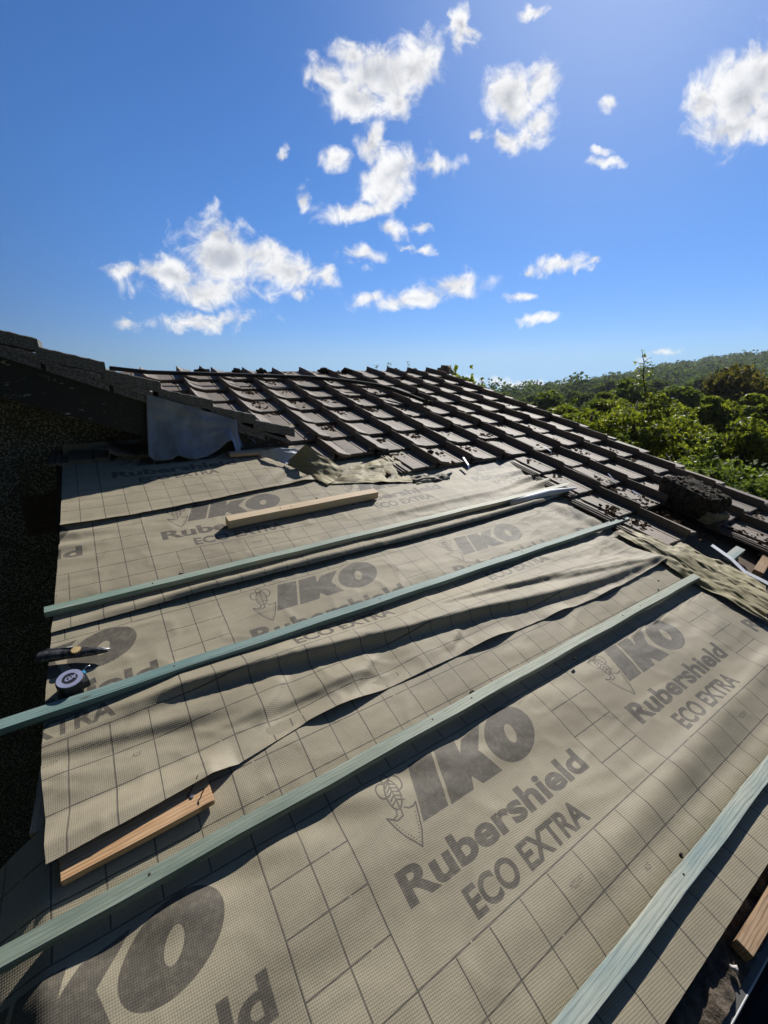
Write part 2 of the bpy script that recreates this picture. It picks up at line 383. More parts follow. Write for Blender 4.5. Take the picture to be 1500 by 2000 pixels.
def wood_mat(name, c1, c2, c3, rough=.62, sc=(1.2, 26, 26), knots=True, spec=.35, blotch=3.0, grad=None):
    """c1 pale wood, c2 grain, c3 stain; the grain runs along local x"""
    m, t, b, o = newmat(name); oc = t.node('ShaderNodeTexCoord').outputs['Object']
    oi = t.node('ShaderNodeObjectInfo')
    add = t.node('ShaderNodeVectorMath', operation='ADD'); t.link(oc, add.inputs[0])
    rv = t.node('ShaderNodeCombineXYZ'); t.link(t.math('MULTIPLY', oi.outputs['Random'], 37.0), rv.inputs[0]); t.link(t.math('MULTIPLY', oi.outputs['Random'], 11.0), rv.inputs[1]); t.link(rv.outputs[0], add.inputs[1])
    v = add.outputs[0]
    g = t.noise(t.mapping(v, scale=sc), 6.0, 6, .62, 1.4)
    wv = t.node('ShaderNodeTexWave', wave_type='RINGS', rings_direction='X'); wv.inputs['Scale'].default_value = 16; wv.inputs['Distortion'].default_value = 7; wv.inputs['Detail'].default_value = 3; wv.inputs['Detail Scale'].default_value = .7
    t.link(t.mapping(v, scale=(.35, 2.2, 2.2)), wv.inputs['Vector'])
    gr = t.math('ADD', t.math('MULTIPLY', t.smooth(g, .35, .68), .55), t.math('MULTIPLY', t.smooth(wv.outputs['Fac'], .55, .95), .45))
    st = t.smooth(t.noise(t.mapping(v, scale=(1, 5, 5)), blotch, 4, .6), .38, .66)
    if grad:                                    # the stain has soaked in more at one end
        sx = t.node('ShaderNodeSeparateXYZ'); t.link(oc, sx.inputs[0]); gx = t.smooth(sx.outputs[0], grad[0], grad[1]); st = t.math('MULTIPLY', t.math('ADD', t.math('MULTIPLY', st, .45), .62), gx, clamp=True)
    col = t.mix(st, c1, c3); col = t.mix(t.math('MULTIPLY', gr, .72), col, c2)
    ck = t.smooth(t.noise(t.mapping(v, loc=(1, 2, 3), scale=(.5, 75, 75)), 2.2, 4, .6), .60, .70); col = t.mix(t.math('MULTIPLY', ck, .6), col, tuple(x*.35 for x in c2))
    if knots:
        vo = t.node('ShaderNodeTexVoronoi', feature='F1'); vo.inputs['Scale'].default_value = 3.1; t.link(t.mapping(v, scale=(1, 3.2, .2)), vo.inputs['Vector'])
        kn = t.smooth(vo.outputs['Distance'], .07, .03); col = t.mix(t.math('MULTIPLY', kn, .7), col, (.10, .065, .035))
    t.link(col, b.inputs['Base Color']); b.inputs['Roughness'].default_value = rough; b.inputs['Specular IOR Level'].default_value = spec
    bump(t, b, gr, .35, .0012); return m
M_TREAT1 = wood_mat('treated_batten_streaked', (.58, .57, .46), (.20, .25, .19), (.21, .32, .27), grad=(2.3, .4))
M_TREAT2 = wood_mat('treated_batten_blue', (.40, .48, .42), (.12, .18, .155), (.17, .29, .28), grad=(3.2, 1.2))
M_TREAT3 = wood_mat('treated_batten_green', (.52, .55, .44), (.17, .20, .155), (.14, .20, .16), grad=(1.9, .6))
M_TREAT4 = wood_mat('treated_batten_pale', (.54, .56, .47), (.22, .28, .25), (.34, .43, .41))
M_PINE = wood_mat('sawn_pine', (.62, .47, .30), (.46, .31, .18), (.70, .56, .38), knots=False)
M_PLANK = wood_mat('orange_plank', (.62, .38, .19), (.36, .17, .07), (.70, .48, .28), sc=(1.5, 20, 20))
M_OLDW = wood_mat('weathered_timber', (.42, .27, .15), (.14, .075, .04), (.50, .35, .22), rough=.8)
M_DARKW = wood_mat('old_rafter', (.13, .095, .065), (.05, .036, .025), (.17, .13, .09), rough=.85, knots=False)
M_NAIL = simple('zinc_nail', (.62, .62, .64), .35, 1.0, .1, bmp=0)
M_RUST = simple('rusty_nail', (.06, .04, .032), .7, .5, .3, bmp=0)

def tile_mat():
    m, t, b, o = newmat('weathered_concrete_tile'); oc = t.node('ShaderNodeTexCoord').outputs['Object']; oi = t.node('ShaderNodeObjectInfo')
    off = t.node('ShaderNodeCombineXYZ'); t.link(t.math('MULTIPLY', oi.outputs['Random'], 53.0), off.inputs[0]); t.link(t.math('MULTIPLY', oi.outputs['Random'], 29.0), off.inputs[2])
    ad = t.node('ShaderNodeVectorMath', operation='ADD'); t.link(oc, ad.inputs[0]); t.link(off.outputs[0], ad.inputs[1]); v = ad.outputs[0]
    gran = t.noise(v, 260, 3, .8); med = t.noise(v, 28, 6, .65); lowf = t.noise(v, 5, 5, .65)
    col = t.mix(t.smooth(med, .3, .7), (.095, .068, .047), (.178, .130, .092))
    tone = t.node('ShaderNodeMapRange'); t.link(oi.outputs['Random'], tone.inputs[0]); tone.inputs[3].default_value = .52; tone.inputs[4].default_value = 1.42
    s = t.node('ShaderNodeVectorMath', operation='SCALE'); t.link(col, s.inputs[0]); t.link(tone.outputs[0], s.inputs['Scale']); col = s.outputs[0]
    col = t.mix(t.smooth(gran, .35, .7), col, (.215, .172, .13)); 
    col = t.mix(t.math('MULTIPLY', t.smooth(gran, .5, .25), .6), col, (.05, .045, .04))
    col = t.mix(t.math('MULTIPLY', t.smooth(lowf, .52, .72), .75), col, (.085, .058, .042))        # damp brown staining
    li = t.smooth(t.noise(t.mapping(v, loc=(3, 1, 7)), 34, 5, .7), .66, .74); col = t.mix(t.math('MULTIPLY', li, .6), col, (.28, .28, .25))   # lichen
    mo = t.smooth(t.noise(t.mapping(v, loc=(9, 4, 2)), 9, 6, .7), .56, .68); col = t.mix(t.math('MULTIPLY', mo, .75), col, (.085, .06, .032))    # moss film
    t.link(col, b.inputs['Base Color']); b.inputs['Roughness'].default_value = .69; b.inputs['Specular IOR Level'].default_value = .78
    bump(t, b, t.math('ADD', gran, t.math('MULTIPLY', med, 1.5)), .55, .003); return m
M_TILE = tile_mat()
M_SLATE = simple('granular_tile_edge', (.10, .092, .085), .85, 0, .5, 150, .7, .004, col2=(.25, .235, .215))
M_MOSS = simple('dry_moss', (.085, .052, .030), .95, 0, .5, 60, .9, .006, spec=.1, col2=(.18, .115, .07))
M_MOSSD = simple('dark_moss', (.022, .02, .017), .95, 0, .4, 45, .6, .005, spec=.12, col2=(.085, .075, .062))
M_MORTAR = simple('old_mortar', (.30, .26, .19), .92, 0, .35, 40, .8, .006)
M_LEAD = simple('lead_sheet', (.20, .23, .29), .50, .35, .15, 4, .2, .004, col2=(.30, .345, .43), sc=(1.6, 1, 1.1), detail=4)
M_BLACKP = simple('black_plastic', (.014, .014, .016), .75, 0, .3, 40, .15)
M_BARGE = None

# ------------------------------------------------------------------ ground and the valley
def ridge_h(x, y):
    """terrain height: the house stands on the valley side, a wooded hill rises on the far right"""
    d = np.hypot(x, y); az = np.degrees(np.arctan2(y, x))
    near = -3.2-0.055*np.clip(d, 0, 90)
    valley = -8.5
    t = np.clip((d-90)/280, 0, 1); t = t*t*(3-2*t)
    top = np.interp(az, [-60, 0, 17.1, 21, 25, 30, 35.3, 41, 60, 110, 180], [16, 10, 5.5, 3.5, .3, -6.5, -14.5, -21, -26, -28, -28])
    h = np.where(d < 90, near, valley+(top-valley)*t)
    return h+1.2*fbm(x/60., y/60., 3)*np.clip(d/60, 0, 1)
rad = np.concatenate([np.linspace(0, 40, 14), np.linspace(50, 560, 46), [620, 800, 1200, 1600]])
angs = np.linspace(-math.pi, math.pi, 145)
RR, AA = np.meshgrid(rad, angs, indexing='ij'); GX = RR*np.cos(AA); GY = RR*np.sin(AA); GZ = ridge_h(GX, GY)
GZ = np.where(RR > 570, -30-.05*(np.minimum(RR, 2000)-570), GZ)
V = np.stack([GX.ravel(), GY.ravel(), GZ.ravel()], 1); na = len(angs); Fc = [(i*na+j, (i+1)*na+j, (i+1)*na+j+1, i*na+j+1) for i in range(len(rad)-1) for j in range(na-1)]
M_GRASS = simple('valley_grass', (.045, .06, .02), .95, 0, .5, .12, .2, .05, spec=.1, col2=(.10, .12, .045))
tag(wobj('ground', V, Fc, M_GRASS, True, base=(0, 0, 0)), 'green valley floor and hillside around the house', None, kind='structure')

# ------------------------------------------------------------------ foliage
def leaf_mat(name, ca, cb, trans=.45, gloss=.35, rough=.45):
    m, t, b, o = newmat(name); g = t.node('ShaderNodeNewGeometry'); oc = t.node('ShaderNodeTexCoord').outputs['Object']
    k = t.math('ADD', t.math('MULTIPLY', g.outputs['Random Per Island'], .55), t.math('MULTIPLY', t.noise(oc, .9, 3, .6), .45))
    col = t.mix(t.smooth(k, .2, .8), ca, cb)
    t.link(col, b.inputs['Base Color']); b.inputs['Roughness'].default_value = rough; b.inputs['Specular IOR Level'].default_value = gloss
    tr = t.node('ShaderNodeBsdfTranslucent'); sc = t.node('ShaderNodeVectorMath', operation='MULTIPLY'); t.link(col, sc.inputs[0]); sc.inputs[1].default_value = (1.7, 1.75, .75); t.link(sc.outputs[0], tr.inputs[0])
    mx = t.node('ShaderNodeMixShader'); mx.inputs[0].default_value = trans; t.link(b.outputs[0], mx.inputs[1]); t.link(tr.outputs[0], mx.inputs[2]); t.link(mx.outputs[0], o.inputs[0])
    return m
L_BRIGHT = leaf_mat('leaf_bright', (.060, .090, .016), (.225, .240, .038), .55)
L_GLOSS = leaf_mat('leaf_glossy', (.050, .080, .018), (.165, .205, .042), .48, .45, .42)
L_MID = leaf_mat('leaf_mid', (.062, .095, .026), (.160, .195, .052), .4, .2, .6)
L_DARK = leaf_mat('leaf_dark', (.042, .064, .022), (.105, .135, .042), .38, .15, .7)
L_BROWN = leaf_mat('leaf_bronze', (.075, .070, .026), (.15, .13, .042), .4, .2, .6)
L_FAR = leaf_mat('leaf_far', (.048, .076, .030), (.098, .138, .052), .38, .05, .8)
M_BARK = simple('bark', (.07, .055, .04), .9, 0, .4, 30, .6, .01)
def leaves(P, Nrm, size, aspect=.55, fold=.25, jit=.35, nj=.75):
    n = len(P); s = size*(1+jit*rng.uniform(-1, 1, n))[:, None]
    d = rng.normal(size=(n, 3)); d[:, 2] -= .35; Nn = Nrm+nj*rng.normal(size=(n, 3)); Nn /= np.linalg.norm(Nn, axis=1)[:, None]
    d -= (d*Nn).sum(1)[:, None]*Nn; d /= np.linalg.norm(d, axis=1)[:, None]; w = np.cross(Nn, d)
    a = P-d*s*.5; c = P+d*s*.5; m1 = P-d*s*.08+w*s*aspect*.5+Nn*s*fold*.3; m2 = P-d*s*.08-w*s*aspect*.5+Nn*s*fold*.3
    V = np.stack([a, m1, c, m2], 1).reshape(-1, 3); k = np.arange(n)[:, None]*4
    Fq = np.concatenate([k+np.array([[0, 2, 1]]), k+np.array([[0, 3, 2]])], 1).reshape(-1, 3)
    return V, Fq
def fastmesh(name, V, T, mat):
    me = bpy.data.meshes.new(name); me.vertices.add(len(V)); me.vertices.foreach_set('co', np.asarray(V, np.float32).ravel())
    me.loops.add(T.size); me.loops.foreach_set('vertex_index', T.astype(np.int32).ravel())
    me.polygons.add(len(T)); me.polygons.foreach_set('loop_start', np.arange(0, T.size, T.shape[1], dtype=np.int32)); me.polygons.foreach_set('loop_total', np.full(len(T), T.shape[1], np.int32))
    me.materials.append(mat); me.update(calc_edges=True); me.validate(); return me
def clumps(c, rx, ry, rz, n, k, cr):
    """n sample points in k leafy clumps spread over the ellipsoid c"""
    d = rng.normal(size=(k, 3)); d /= np.linalg.norm(d, axis=1)[:, None]; d[:, 2] = np.where(d[:, 2] < -.5, -d[:, 2], d[:, 2])
    q = np.array([rx, ry, rz])*d*rng.uniform(.45, 1.0, k)[:, None]; r = cr*rng.uniform(.55, 1.25, k)
    i = rng.integers(0, k, n); e = rng.normal(size=(n, 3)); e /= np.linalg.norm(e, axis=1)[:, None]
    e2 = e.copy(); e2[:, 2] = np.abs(e2[:, 2])*.9-.15; rad_ = rng.uniform(.35, 1, n)**.6
    P = np.array(c)+q[i]+e2*(r[i]*rad_)[:, None]*np.array([1, 1, .75]); return P, e2
def spires(c, w, hz, n, k, cr):
    P = []; E_ = []; per = n//k
    for i in range(k):
        a = rng.uniform(0, 6.28); q = w*rng.uniform(.05, .95)**.7; ht = hz*rng.uniform(.45, 1.0)*(1-.35*(q/w)**2); b = np.array([c[0]+q*math.cos(a), c[1]+q*math.sin(a), c[2]])
        m = 9
        for j in range(m):
            f = (j+.5)/m; z = -hz+(hz+ht)*f; r = cr*(1.15-.85*f)*rng.uniform(.7, 1.25); nn = max(4, int(per/m*(1.3-.6*f)))
            e = rng.normal(size=(nn, 3)); e /= np.linalg.norm(e, axis=1)[:, None]; o3 = rng.normal(0, .25*cr, 3); o3[2] *= .4
            P.append(b+o3+[0, 0, z]+e*r*(rng.uniform(.3, 1, nn)**.6)[:, None]); e2 = e.copy(); e2[:, 2] += .4; E_.append(e2)
    return np.concatenate(P), np.concatenate(E_)
def tree(name, label, base_px, D, top_py, w_px, mat, nleaf, lsize, kcl=28, group=None, cat='tree', foot=None, deep=1.0, aspect=.55):
    top = far(base_px, top_py, D); g = float(ridge_h(np.array([top[0]]), np.array([top[1]]))[0]) if foot is None else foot
    depth = (np.array([top[0], top[1], 0])-CPOS)@np.array(CF); ppm = 850.7/max(1, (top-CPOS)@CF)
    w = w_px/ppm/2; H = top[2]-g; hz = min(H*.46, w*1.25*deep); c = np.array([top[0], top[1], top[2]-hz])
    r = thing(name, (top[0], top[1], g), label, cat, group)
    if D < 14: P, N_ = clumps(np.array(c)-[0, 0, hz*.12], w*.85, w*.85, hz*.80, int(nleaf*1.0), kcl, w*.36); P1, N1 = spires(c, w*.85, hz*.95, int(nleaf*.40), 15, w*.15); P = np.concatenate([P, P1]); N_ = np.concatenate([N_, N1])
    else: P, N_ = clumps(c, w*.8, w*.8, hz*.82, nleaf, kcl, w*.42)
    V, T = leaves(P, N_, lsize, aspect); me = fastmesh('crown', V-np.array(r.location), T, mat); obj('crown', me, r)
    parts = [tube([(top[0], top[1], g), (top[0]+.03*w, top[1], g+H*.4), (c[0], c[1], c[2]+hz*.55)], [max(.03, w*.10), max(.025, w*.07), .012+w*.015], 8)]
    for k in range(7):
        a = rng.uniform(0, 6.28); z0 = c[2]-hz*rng.uniform(.1, .7); e = np.array([c[0]+w*.7*math.cos(a), c[1]+w*.7*math.sin(a), z0+hz*rng.uniform(.3, .9)])
        parts.append(tube([(c[0], c[1], z0), (np.array([c[0], c[1], z0])+e)/2+[0, 0, .1*w], e], [w*.045+.006, w*.03+.004, .004+w*.008], 6))
    V, Fc = join(parts); wobj('trunk', V, Fc, M_BARK, True, parent=r)
    return r

# far woods on the hill: one mass
hc = []
for i in range(1150):
    a = math.radians(rng.uniform(8, 50)); d = rng.uniform(110, 440)**1.0
    hc.append((d*math.cos(a), d*math.sin(a), rng.uniform(3.6, 7.5)))
Vs = []; Ts = []; off = 0
for (x, y, r_) in hc:
    z = float(ridge_h(np.array([x]), np.array([y]))[0]); d = math.hypot(x, y); n = int(np.clip(90000/d, 190, 640))
    e = rng.normal(size=(n, 3)); e /= np.linalg.norm(e, axis=1)[:, None]; e[:, 2] = np.abs(e[:, 2])*1.0-.1
    lump = 1+.22*np.sin(e[:, 0]*5+x)*np.sin(e[:, 1]*5+y)
    P = np.array([x, y, z+r_*.75-4.2])+e*r_*np.array([1, 1, 1.05])*lump[:, None]*rng.uniform(.86, 1.05, n)[:, None]
    V, T = leaves(P, e, .62+d/480., .8, nj=.42); Vs.append(V); Ts.append(T+off); off += len(V)
o = obj('hillside_wood', fastmesh('hillside_wood', np.concatenate(Vs), np.concatenate(Ts), L_FAR))
tag(o, 'distant dark green woodland covering the hill on the right', 'woodland', kind='stuff')

# nearer trees, each its own thing
tree('hawthorn_tree', 'tall bright green sapling with sparse top shoots rising over the roof verge', 1255, 9.5, 722, 215, L_BRIGHT, 13000, .085, 46, deep=1.5, aspect=.42)
tree('leafy_tree', 'glossy bright leaved tree right of the tall sapling, its leaves glinting', 1420, 8.5, 800, 270, L_GLOSS, 16000, .075, 50, deep=1.2)
tree('leafy_tree', 'yellow green tree at the right edge above the glossy one', 1478, 10.5, 765, 230, L_BRIGHT, 12000, .085, 44, deep=1.3)
tree('leafy_tree', 'dense green tree between the tall sapling and the glossy tree', 1345, 11.5, 758, 200, L_BRIGHT, 12000, .08, 40, deep=1.4)
tree('leafy_tree', 'young light green tree just left of the tall sapling', 1165, 13, 742, 160, L_BRIGHT, 9000, .10, 36, deep=1.5, aspect=.45)
tree('leafy_tree', 'low yellowish bush where the verge meets the trees, below the young tree', 1110, 10.5, 790, 130, L_BRIGHT, 5000, .08, 24, deep=1.0)
tree('leafy_tree', 'low green bush at the foot of the sapling by the lower verge', 1210, 8.0, 815, 190, L_GLOSS, 10000, .07, 30, deep=1.1)
tree('leafy_tree', 'shaded bush under the glossy tree at the lower right verge', 1455, 6.8, 905, 220, L_MID, 9000, .065, 34, deep=1.0)
tree('leafy_tree', 'shaded bush behind the mossy block', 1360, 7.4, 862, 220, L_MID, 9000, .065, 34, deep=1.0)
tree('round_tree', 'round pale green tree left of the young saplings at mid distance', 1075, 32, 757, 100, L_MID, 5200, .26, 26, deep=.9, aspect=.7)
tree('round_tree', 'broad green crown behind the tall sapling', 1215, 30, 735, 120, L_MID, 5000, .26, 26, deep=.9, aspect=.7)
tree('round_tree', 'rounded green crown between the sapling and the bronze tree', 1330, 28, 738, 130, L_MID, 5000, .24, 26, deep=.9, aspect=.7)
for (x, D, y, w), lb in zip([(1185, 19, 762, 110), (1295, 20, 756, 120), (1390, 18, 764, 120), (1485, 19, 758, 120), (1105, 20, 778, 90)], ['light green tree filling the gap behind the young tree', 'light green tree just right of and behind the tall sapling', 'light green tree in front of the bronze tree, left part', 'light green tree in front of the bronze tree at the right edge', 'light green tree above the low yellowish bush']):
    tree('leafy_tree', lb, x, D, y, w, L_BRIGHT, 6000, .14, 30, deep=1.1, aspect=.6)
tree('bronze_tree', 'large bronze green tree at the right edge below the dark hill', 1450, 30, 715, 190, L_BROWN, 7500, .25, 34, deep=.9, aspect=.7)
tree('ridge_bush', 'light green leafy tree top showing over the far end of the ridge', 905, 9.0, 697, 105, L_BRIGHT, 1500, .10, 14, deep=1.2)
mids = [(985, 70, 768, 60), (1010, 60, 770, 50), (1035, 80, 765, 60), (1120, 75, 762, 70), (1160, 60, 758, 64), (1190, 90, 740, 56), (1245, 70, 738, 60), (1290, 85, 735, 60), (1320, 65, 742, 66), (1375, 80, 730, 66), (1415, 95, 722, 60), (1470, 85, 722, 76), (1385, 55, 748, 64), (1275, 50, 752, 70), (1140, 45, 764, 66), (1495, 60, 735, 60)]
where = ['at the far left end of the tree line', 'second along the tree line from the verge', 'behind the round pale green tree', 'between the round tree and the young sapling', 'above the young light green tree', 'left of the tall sapling top', 'right behind the tall sapling shoot', 'in the gap right of the sapling shoot', 'above the dense green tree', 'left of the bronze tree, on the slope', 'just above the bronze tree, left part', 'above the bronze tree by the right edge', 'directly left of the bronze tree', 'behind the tall sapling crown', 'between two light green saplings, low', 'at the very right edge beside the bronze tree']
for (x, D, y, w), wh in zip(mids, where):
    tree('woodland_tree', 'dark green woodland tree '+wh, x, D, y, w, random.choice([L_DARK, L_MID, L_DARK]), 1900, .0082*D, 18, group='woodland trees below the hill', deep=1.0, aspect=.75)
# bare shoot over the sapling
sp = [far(1262, 770, 9.4), far(1256, 735, 9.4), far(1258, 708, 9.4), far(1253, 682, 9.4)]
parts = [tube(sp, [.016, .012, .008, .004], 6), tube([sp[2], far(1266, 700, 9.4), far(1274, 698, 9.4)], [.006, .004, .003], 5), tube([sp[1], far(1244, 722, 9.4)], [.006, .003], 5)]
V, Fc = join(parts)
sap = [o for o in bpy.data.objects if o.name == 'hawthorn_tree'][0]
wobj('top_shoot', V, Fc, M_BARK, True, parent=sap)
P = np.array([far(1254+rng.uniform(-16, 22), 722+rng.uniform(-16, 30), 9.4+rng.uniform(-.2, .2)) for _ in range(90)]+[far(1256+rng.uniform(-4, 5), 690+rng.uniform(-6, 14), 9.4) for _ in range(7)])
V, T = leaves(P, np.tile([0, 0, 1.], (len(P), 1)), .075, .45); obj('top_leaves', fastmesh('top_leaves', V-np.array(sap.location), T, L_BRIGHT), sap)

# ------------------------------------------------------------------ roof structure under the membrane
ext = thing('stripped_extension', (0, -.35, -3.2), 'low extension whose roof is stripped to the membrane, brick eaves wall below', 'building')
def roofpart(name, segs, mat, parent, smooth=False):
    V, Fc = join(segs); return wobj(name, RWa(V), Fc, mat, smooth, parent=parent)
def blocks_mat():
    m, t, b, o = newmat('eaves_brick'); oc = t.node('ShaderNodeTexCoord').outputs['Object']
    br = t.node('ShaderNodeTexBrick'); br.inputs['Scale'].default_value = 1.0; br.inputs['Brick Width'].default_value = .225; br.inputs['Row Height'].default_value = .075; br.inputs['Mortar Size'].default_value = .01
    br.inputs['Color1'].default_value = (.17, .08, .05, 1); br.inputs['Color2'].default_value = (.22, .11, .07, 1); br.inputs['Mortar'].default_value = (.28, .25, .2, 1)
    t.link(t.mapping(oc, rot=(math.pi/2, 0, 0)), br.inputs['Vector']); n = t.noise(oc, 12, 5); t.link(t.mix(t.smooth(n, .3, .75, 0, .6), br.outputs[0], (.07, .055, .04)), b.inputs['Base Color'])
    b.inputs['Roughness'].default_value = .9; return m
M_BRICK = blocks_mat()
x0, x1 = -.22, 4.36
Vw = []; 
V, Fc = join([box(x0, x1, -.232, -.13, -3.2, -.16)]); wobj('front_wall', V, Fc, M_BRICK, parent=ext)
V, Fc = box(x0+.004, x0+.10, -.175, 2.9, -3.2, -.26); wobj('side_wall', V, Fc, M_BRICK, parent=ext); V, Fc = box(x1-.10, x1-.004, -.175, 4.6, -3.2, -.26); wobj('side_wall', V, Fc, M_BRICK, parent=ext)
# boarding under everything, 35 mm below the membrane
roofpart('roof_boarding', [box(-.24, 4.33, .02, 4.86, -.075, -.045)], M_DARKW, ext)
for k in range(12):
    u = -.235+.42*k; 
    if u > 4.3: break
    roofpart('rafter', [box(u, u+.045, -.20, 4.8, -.19, -.08)], M_DARKW, ext)
roofpart('ridge_board', [box(-.24, 4.33, 4.87, 4.90, -.2, .02)], M_DARKW, ext)
M_DIRT = simple('mortar_dirt', (.085, .065, .048), .95, 0, .5, 30, .9, .01, col2=(.16, .125, .09))
# wall plate crusted with mortar and dirt
nx, ny = 420, 24; us = np.linspace(-.2, 3.0, nx); vs = np.linspace(-.256, -.03, ny); UU, VV = np.meshgrid(us, vs, indexing='ij')
HH = -.033+.014*fbm(UU*12, VV*12, 5)+.012*fbm(UU*50, VV*50, 3)
V = RWa(np.stack([UU.ravel(), VV.ravel(), HH.ravel()], 1)); Fq = [(i*ny+j, (i+1)*ny+j, (i+1)*ny+j+1, i*ny+j+1) for i in range(nx-1) for j in range(ny-1)]
wobj('mortar_bed', V, Fq, M_DIRT, True, parent=ext)
roofpart('fascia', [box(-.3, 4.4, -.268, -.246, -.32, -.049)], M_DARKW, ext)
M_TRAY = simple('grey_plastic_tray', (.13, .125, .12), .75, 0, .3, 14, .15)
roofpart('eaves_tray', [box(-.3, 4.4, -.271, -.236, -.046, -.040)], M_TRAY, ext)
V, Fc = tube([RW(-.3+.2*k, -.2715+.0006*math.sin(k*1.3), -.0405) for k in range(24)], .0022, 8); wobj('tray_lip', V, Fc, simple('worn_lip', (.42, .43, .45), .35, 0, .1, 30, 0), True, parent=ext)

# gutter: half-round black plastic, open to the sky
GO = .115
prof = [(-.505, -.125), (-.512, -.128), (-.514, -.15), (-.505, -.19), (-.475, -.215), (-.44, -.215), (-.412, -.19), (-.402, -.15), (-.400, -.118)]
inn = [(a+(.003 if a < -.455 else -.003), b+.003) for a, b in prof][::-1]
loop = prof+inn; V = []; 
for u in (-.35, 4.45): V += [(u, a+GO, b-.02) for a, b in loop]
n = len(loop); Fc = [(i, (i+1) % n, n+(i+1) % n, n+i) for i in range(n)]+[tuple(range(n))[::-1], tuple(range(n, 2*n))]
V = RWa(V); gut = thing('gutter', RW(2, -.46, -.22), 'black plastic gutter along the eaves at the lower right corner', 'gutter')
gut.location = tuple(RW(2, -.46, -.22)); wobj('channel', V, Fc, M_BLACKP, parent=gut)
for u in (1.02, 2.0, 3.0):
    V, Fc = box(u, u+.02, -.52+GO, -.40+GO, -.248, -.239); wobj('bracket', RWa(V), Fc, M_BLACKP, parent=gut)

# ------------------------------------------------------------------ membrane strips
def curve(P):
    P = np.array(P); return lambda u: np.interp(u, P[:, 0], P[:, 1])
def gauss(s, w): return np.exp(-(s/w)**2)
def sag(u, v, battens):
    """the sheet is pinned under battens and lifts or dips between them"""
    h = 0
    for vb in battens: h = h-.012*gauss(v-vb, .05)
    return h
def wrinkle(u, v, amp=1.0):
    rg = lambda a, b: np.clip(1-np.abs(fbm(a, b, 2))*7, 0, 1)**1.5          # sharp creases along the zero lines
    return amp*(.009*fbm(u*1.1+3, v*4.5, 3)+.0045*fbm(u*4+9, v*15, 3)+.0018*fbm(u*13, v*34, 3)+.0045*rg(u*1.6+5, v*5+2)*np.clip(fbm(u*2, v*2+9, 2)*3+.5, 0, 1)+.0028*rg(u*5+1, v*9+7))
def sheet(name, label, u0, u1, lo, hi, org, H, mat=None, du=.012, dv=.010, left=None, right=None, thick=None):
    nu = int((u1-u0)/du)+1; nv = int(1.02*max(.2, float(np.max(hi(np.linspace(u0, u1, 20))-lo(np.linspace(u0, u1, 20)))))/dv)
    s = np.linspace(0, 1, nu)[:, None]; t = np.linspace(0, 1, nv)[None, :]
    uu = u0+(u1-u0)*s+0*t; vv = lo(uu)*(1-t)+hi(uu)*t
    if left is not None: lft = left(vv); uu = lft+(u1-lft)*s
    if right is not None: rt = right(vv); lft = uu[0:1, :]; uu = lft+(rt-lft)*s
    vv = lo(uu)*(1-t)+hi(uu)*t
    hh = H(uu, vv, t+0*s)
    V = RWa(np.stack([uu.ravel(), vv.ravel(), hh.ravel()], 1))
    uvc = np.stack([(uu-org[0]).ravel(), (vv-org[1]+.293).ravel()], 1)
    F_ = [(i*nv+j, (i+1)*nv+j, (i+1)*nv+j+1, i*nv+j+1) for i in range(nu-1) for j in range(nv-1)]
    o = wobj(name, V, F_, mat or M_FELT, True, uvc, base=RW((u0+u1)/2, float(lo(np.array([(u0+u1)/2]))[0]), 0))
    return tag(o, label, 'roofing felt', 'printed membrane strips')
K = lambda c: (lambda u: 0*u+c)
leftE = curve([(-1, -.262), (.2, -.262), (.68, -.252), (.95, -.274), (1.21, -.265), (1.62, -.241), (2.17, -.215), (3.03, -.193)])
def le(v): return leftE(v)
edgeA = K(-.186)
def HA(u, v, t):
    h = .002+wrinkle(u, v, .55)*(np.clip((v+.1)/.2, .3, 1))
    far_ = np.clip((u-.3)/1.0, 0, 1)
    h = h-.010*gauss(v-.545, .07)-.010*gauss(v+.075, .03)
    # a slack roll of cloth above the lowest batten
    h = h+far_*(.014*gauss(v-.085+.03*np.sin(u*2.1), .045)-.006*gauss(v-.0, .03))
    h = h+.010*gauss(v-.30-.05*np.sin(3*u), .09)*np.sin(u*3.3+1)
    h = h+.006*np.sin((u+v*.7)*26)*gauss(v-.47, .035)*np.clip(fbm(u*3, v*2, 2)*2+.6, 0, 1)
    # left of the verge the strip hangs off the roof into the void
    ov = np.clip(-.262-u, 0, 1); h = h-.55*ov-1.1*ov**2+.03*np.sin(v*14)*np.clip(ov*6, 0, 1)
    return h
def edge_topA(u): return 0*u+.79
sheet('membrane_strip', 'lowest printed membrane strip, with the largest lettering, hanging off the left edge', -.85, 2.62, edgeA, edge_topA, (.348, .111), HA, du=.011, right=lambda v: 2.66-.12*(v < .5)*1.0-.03*np.sin(v*9))

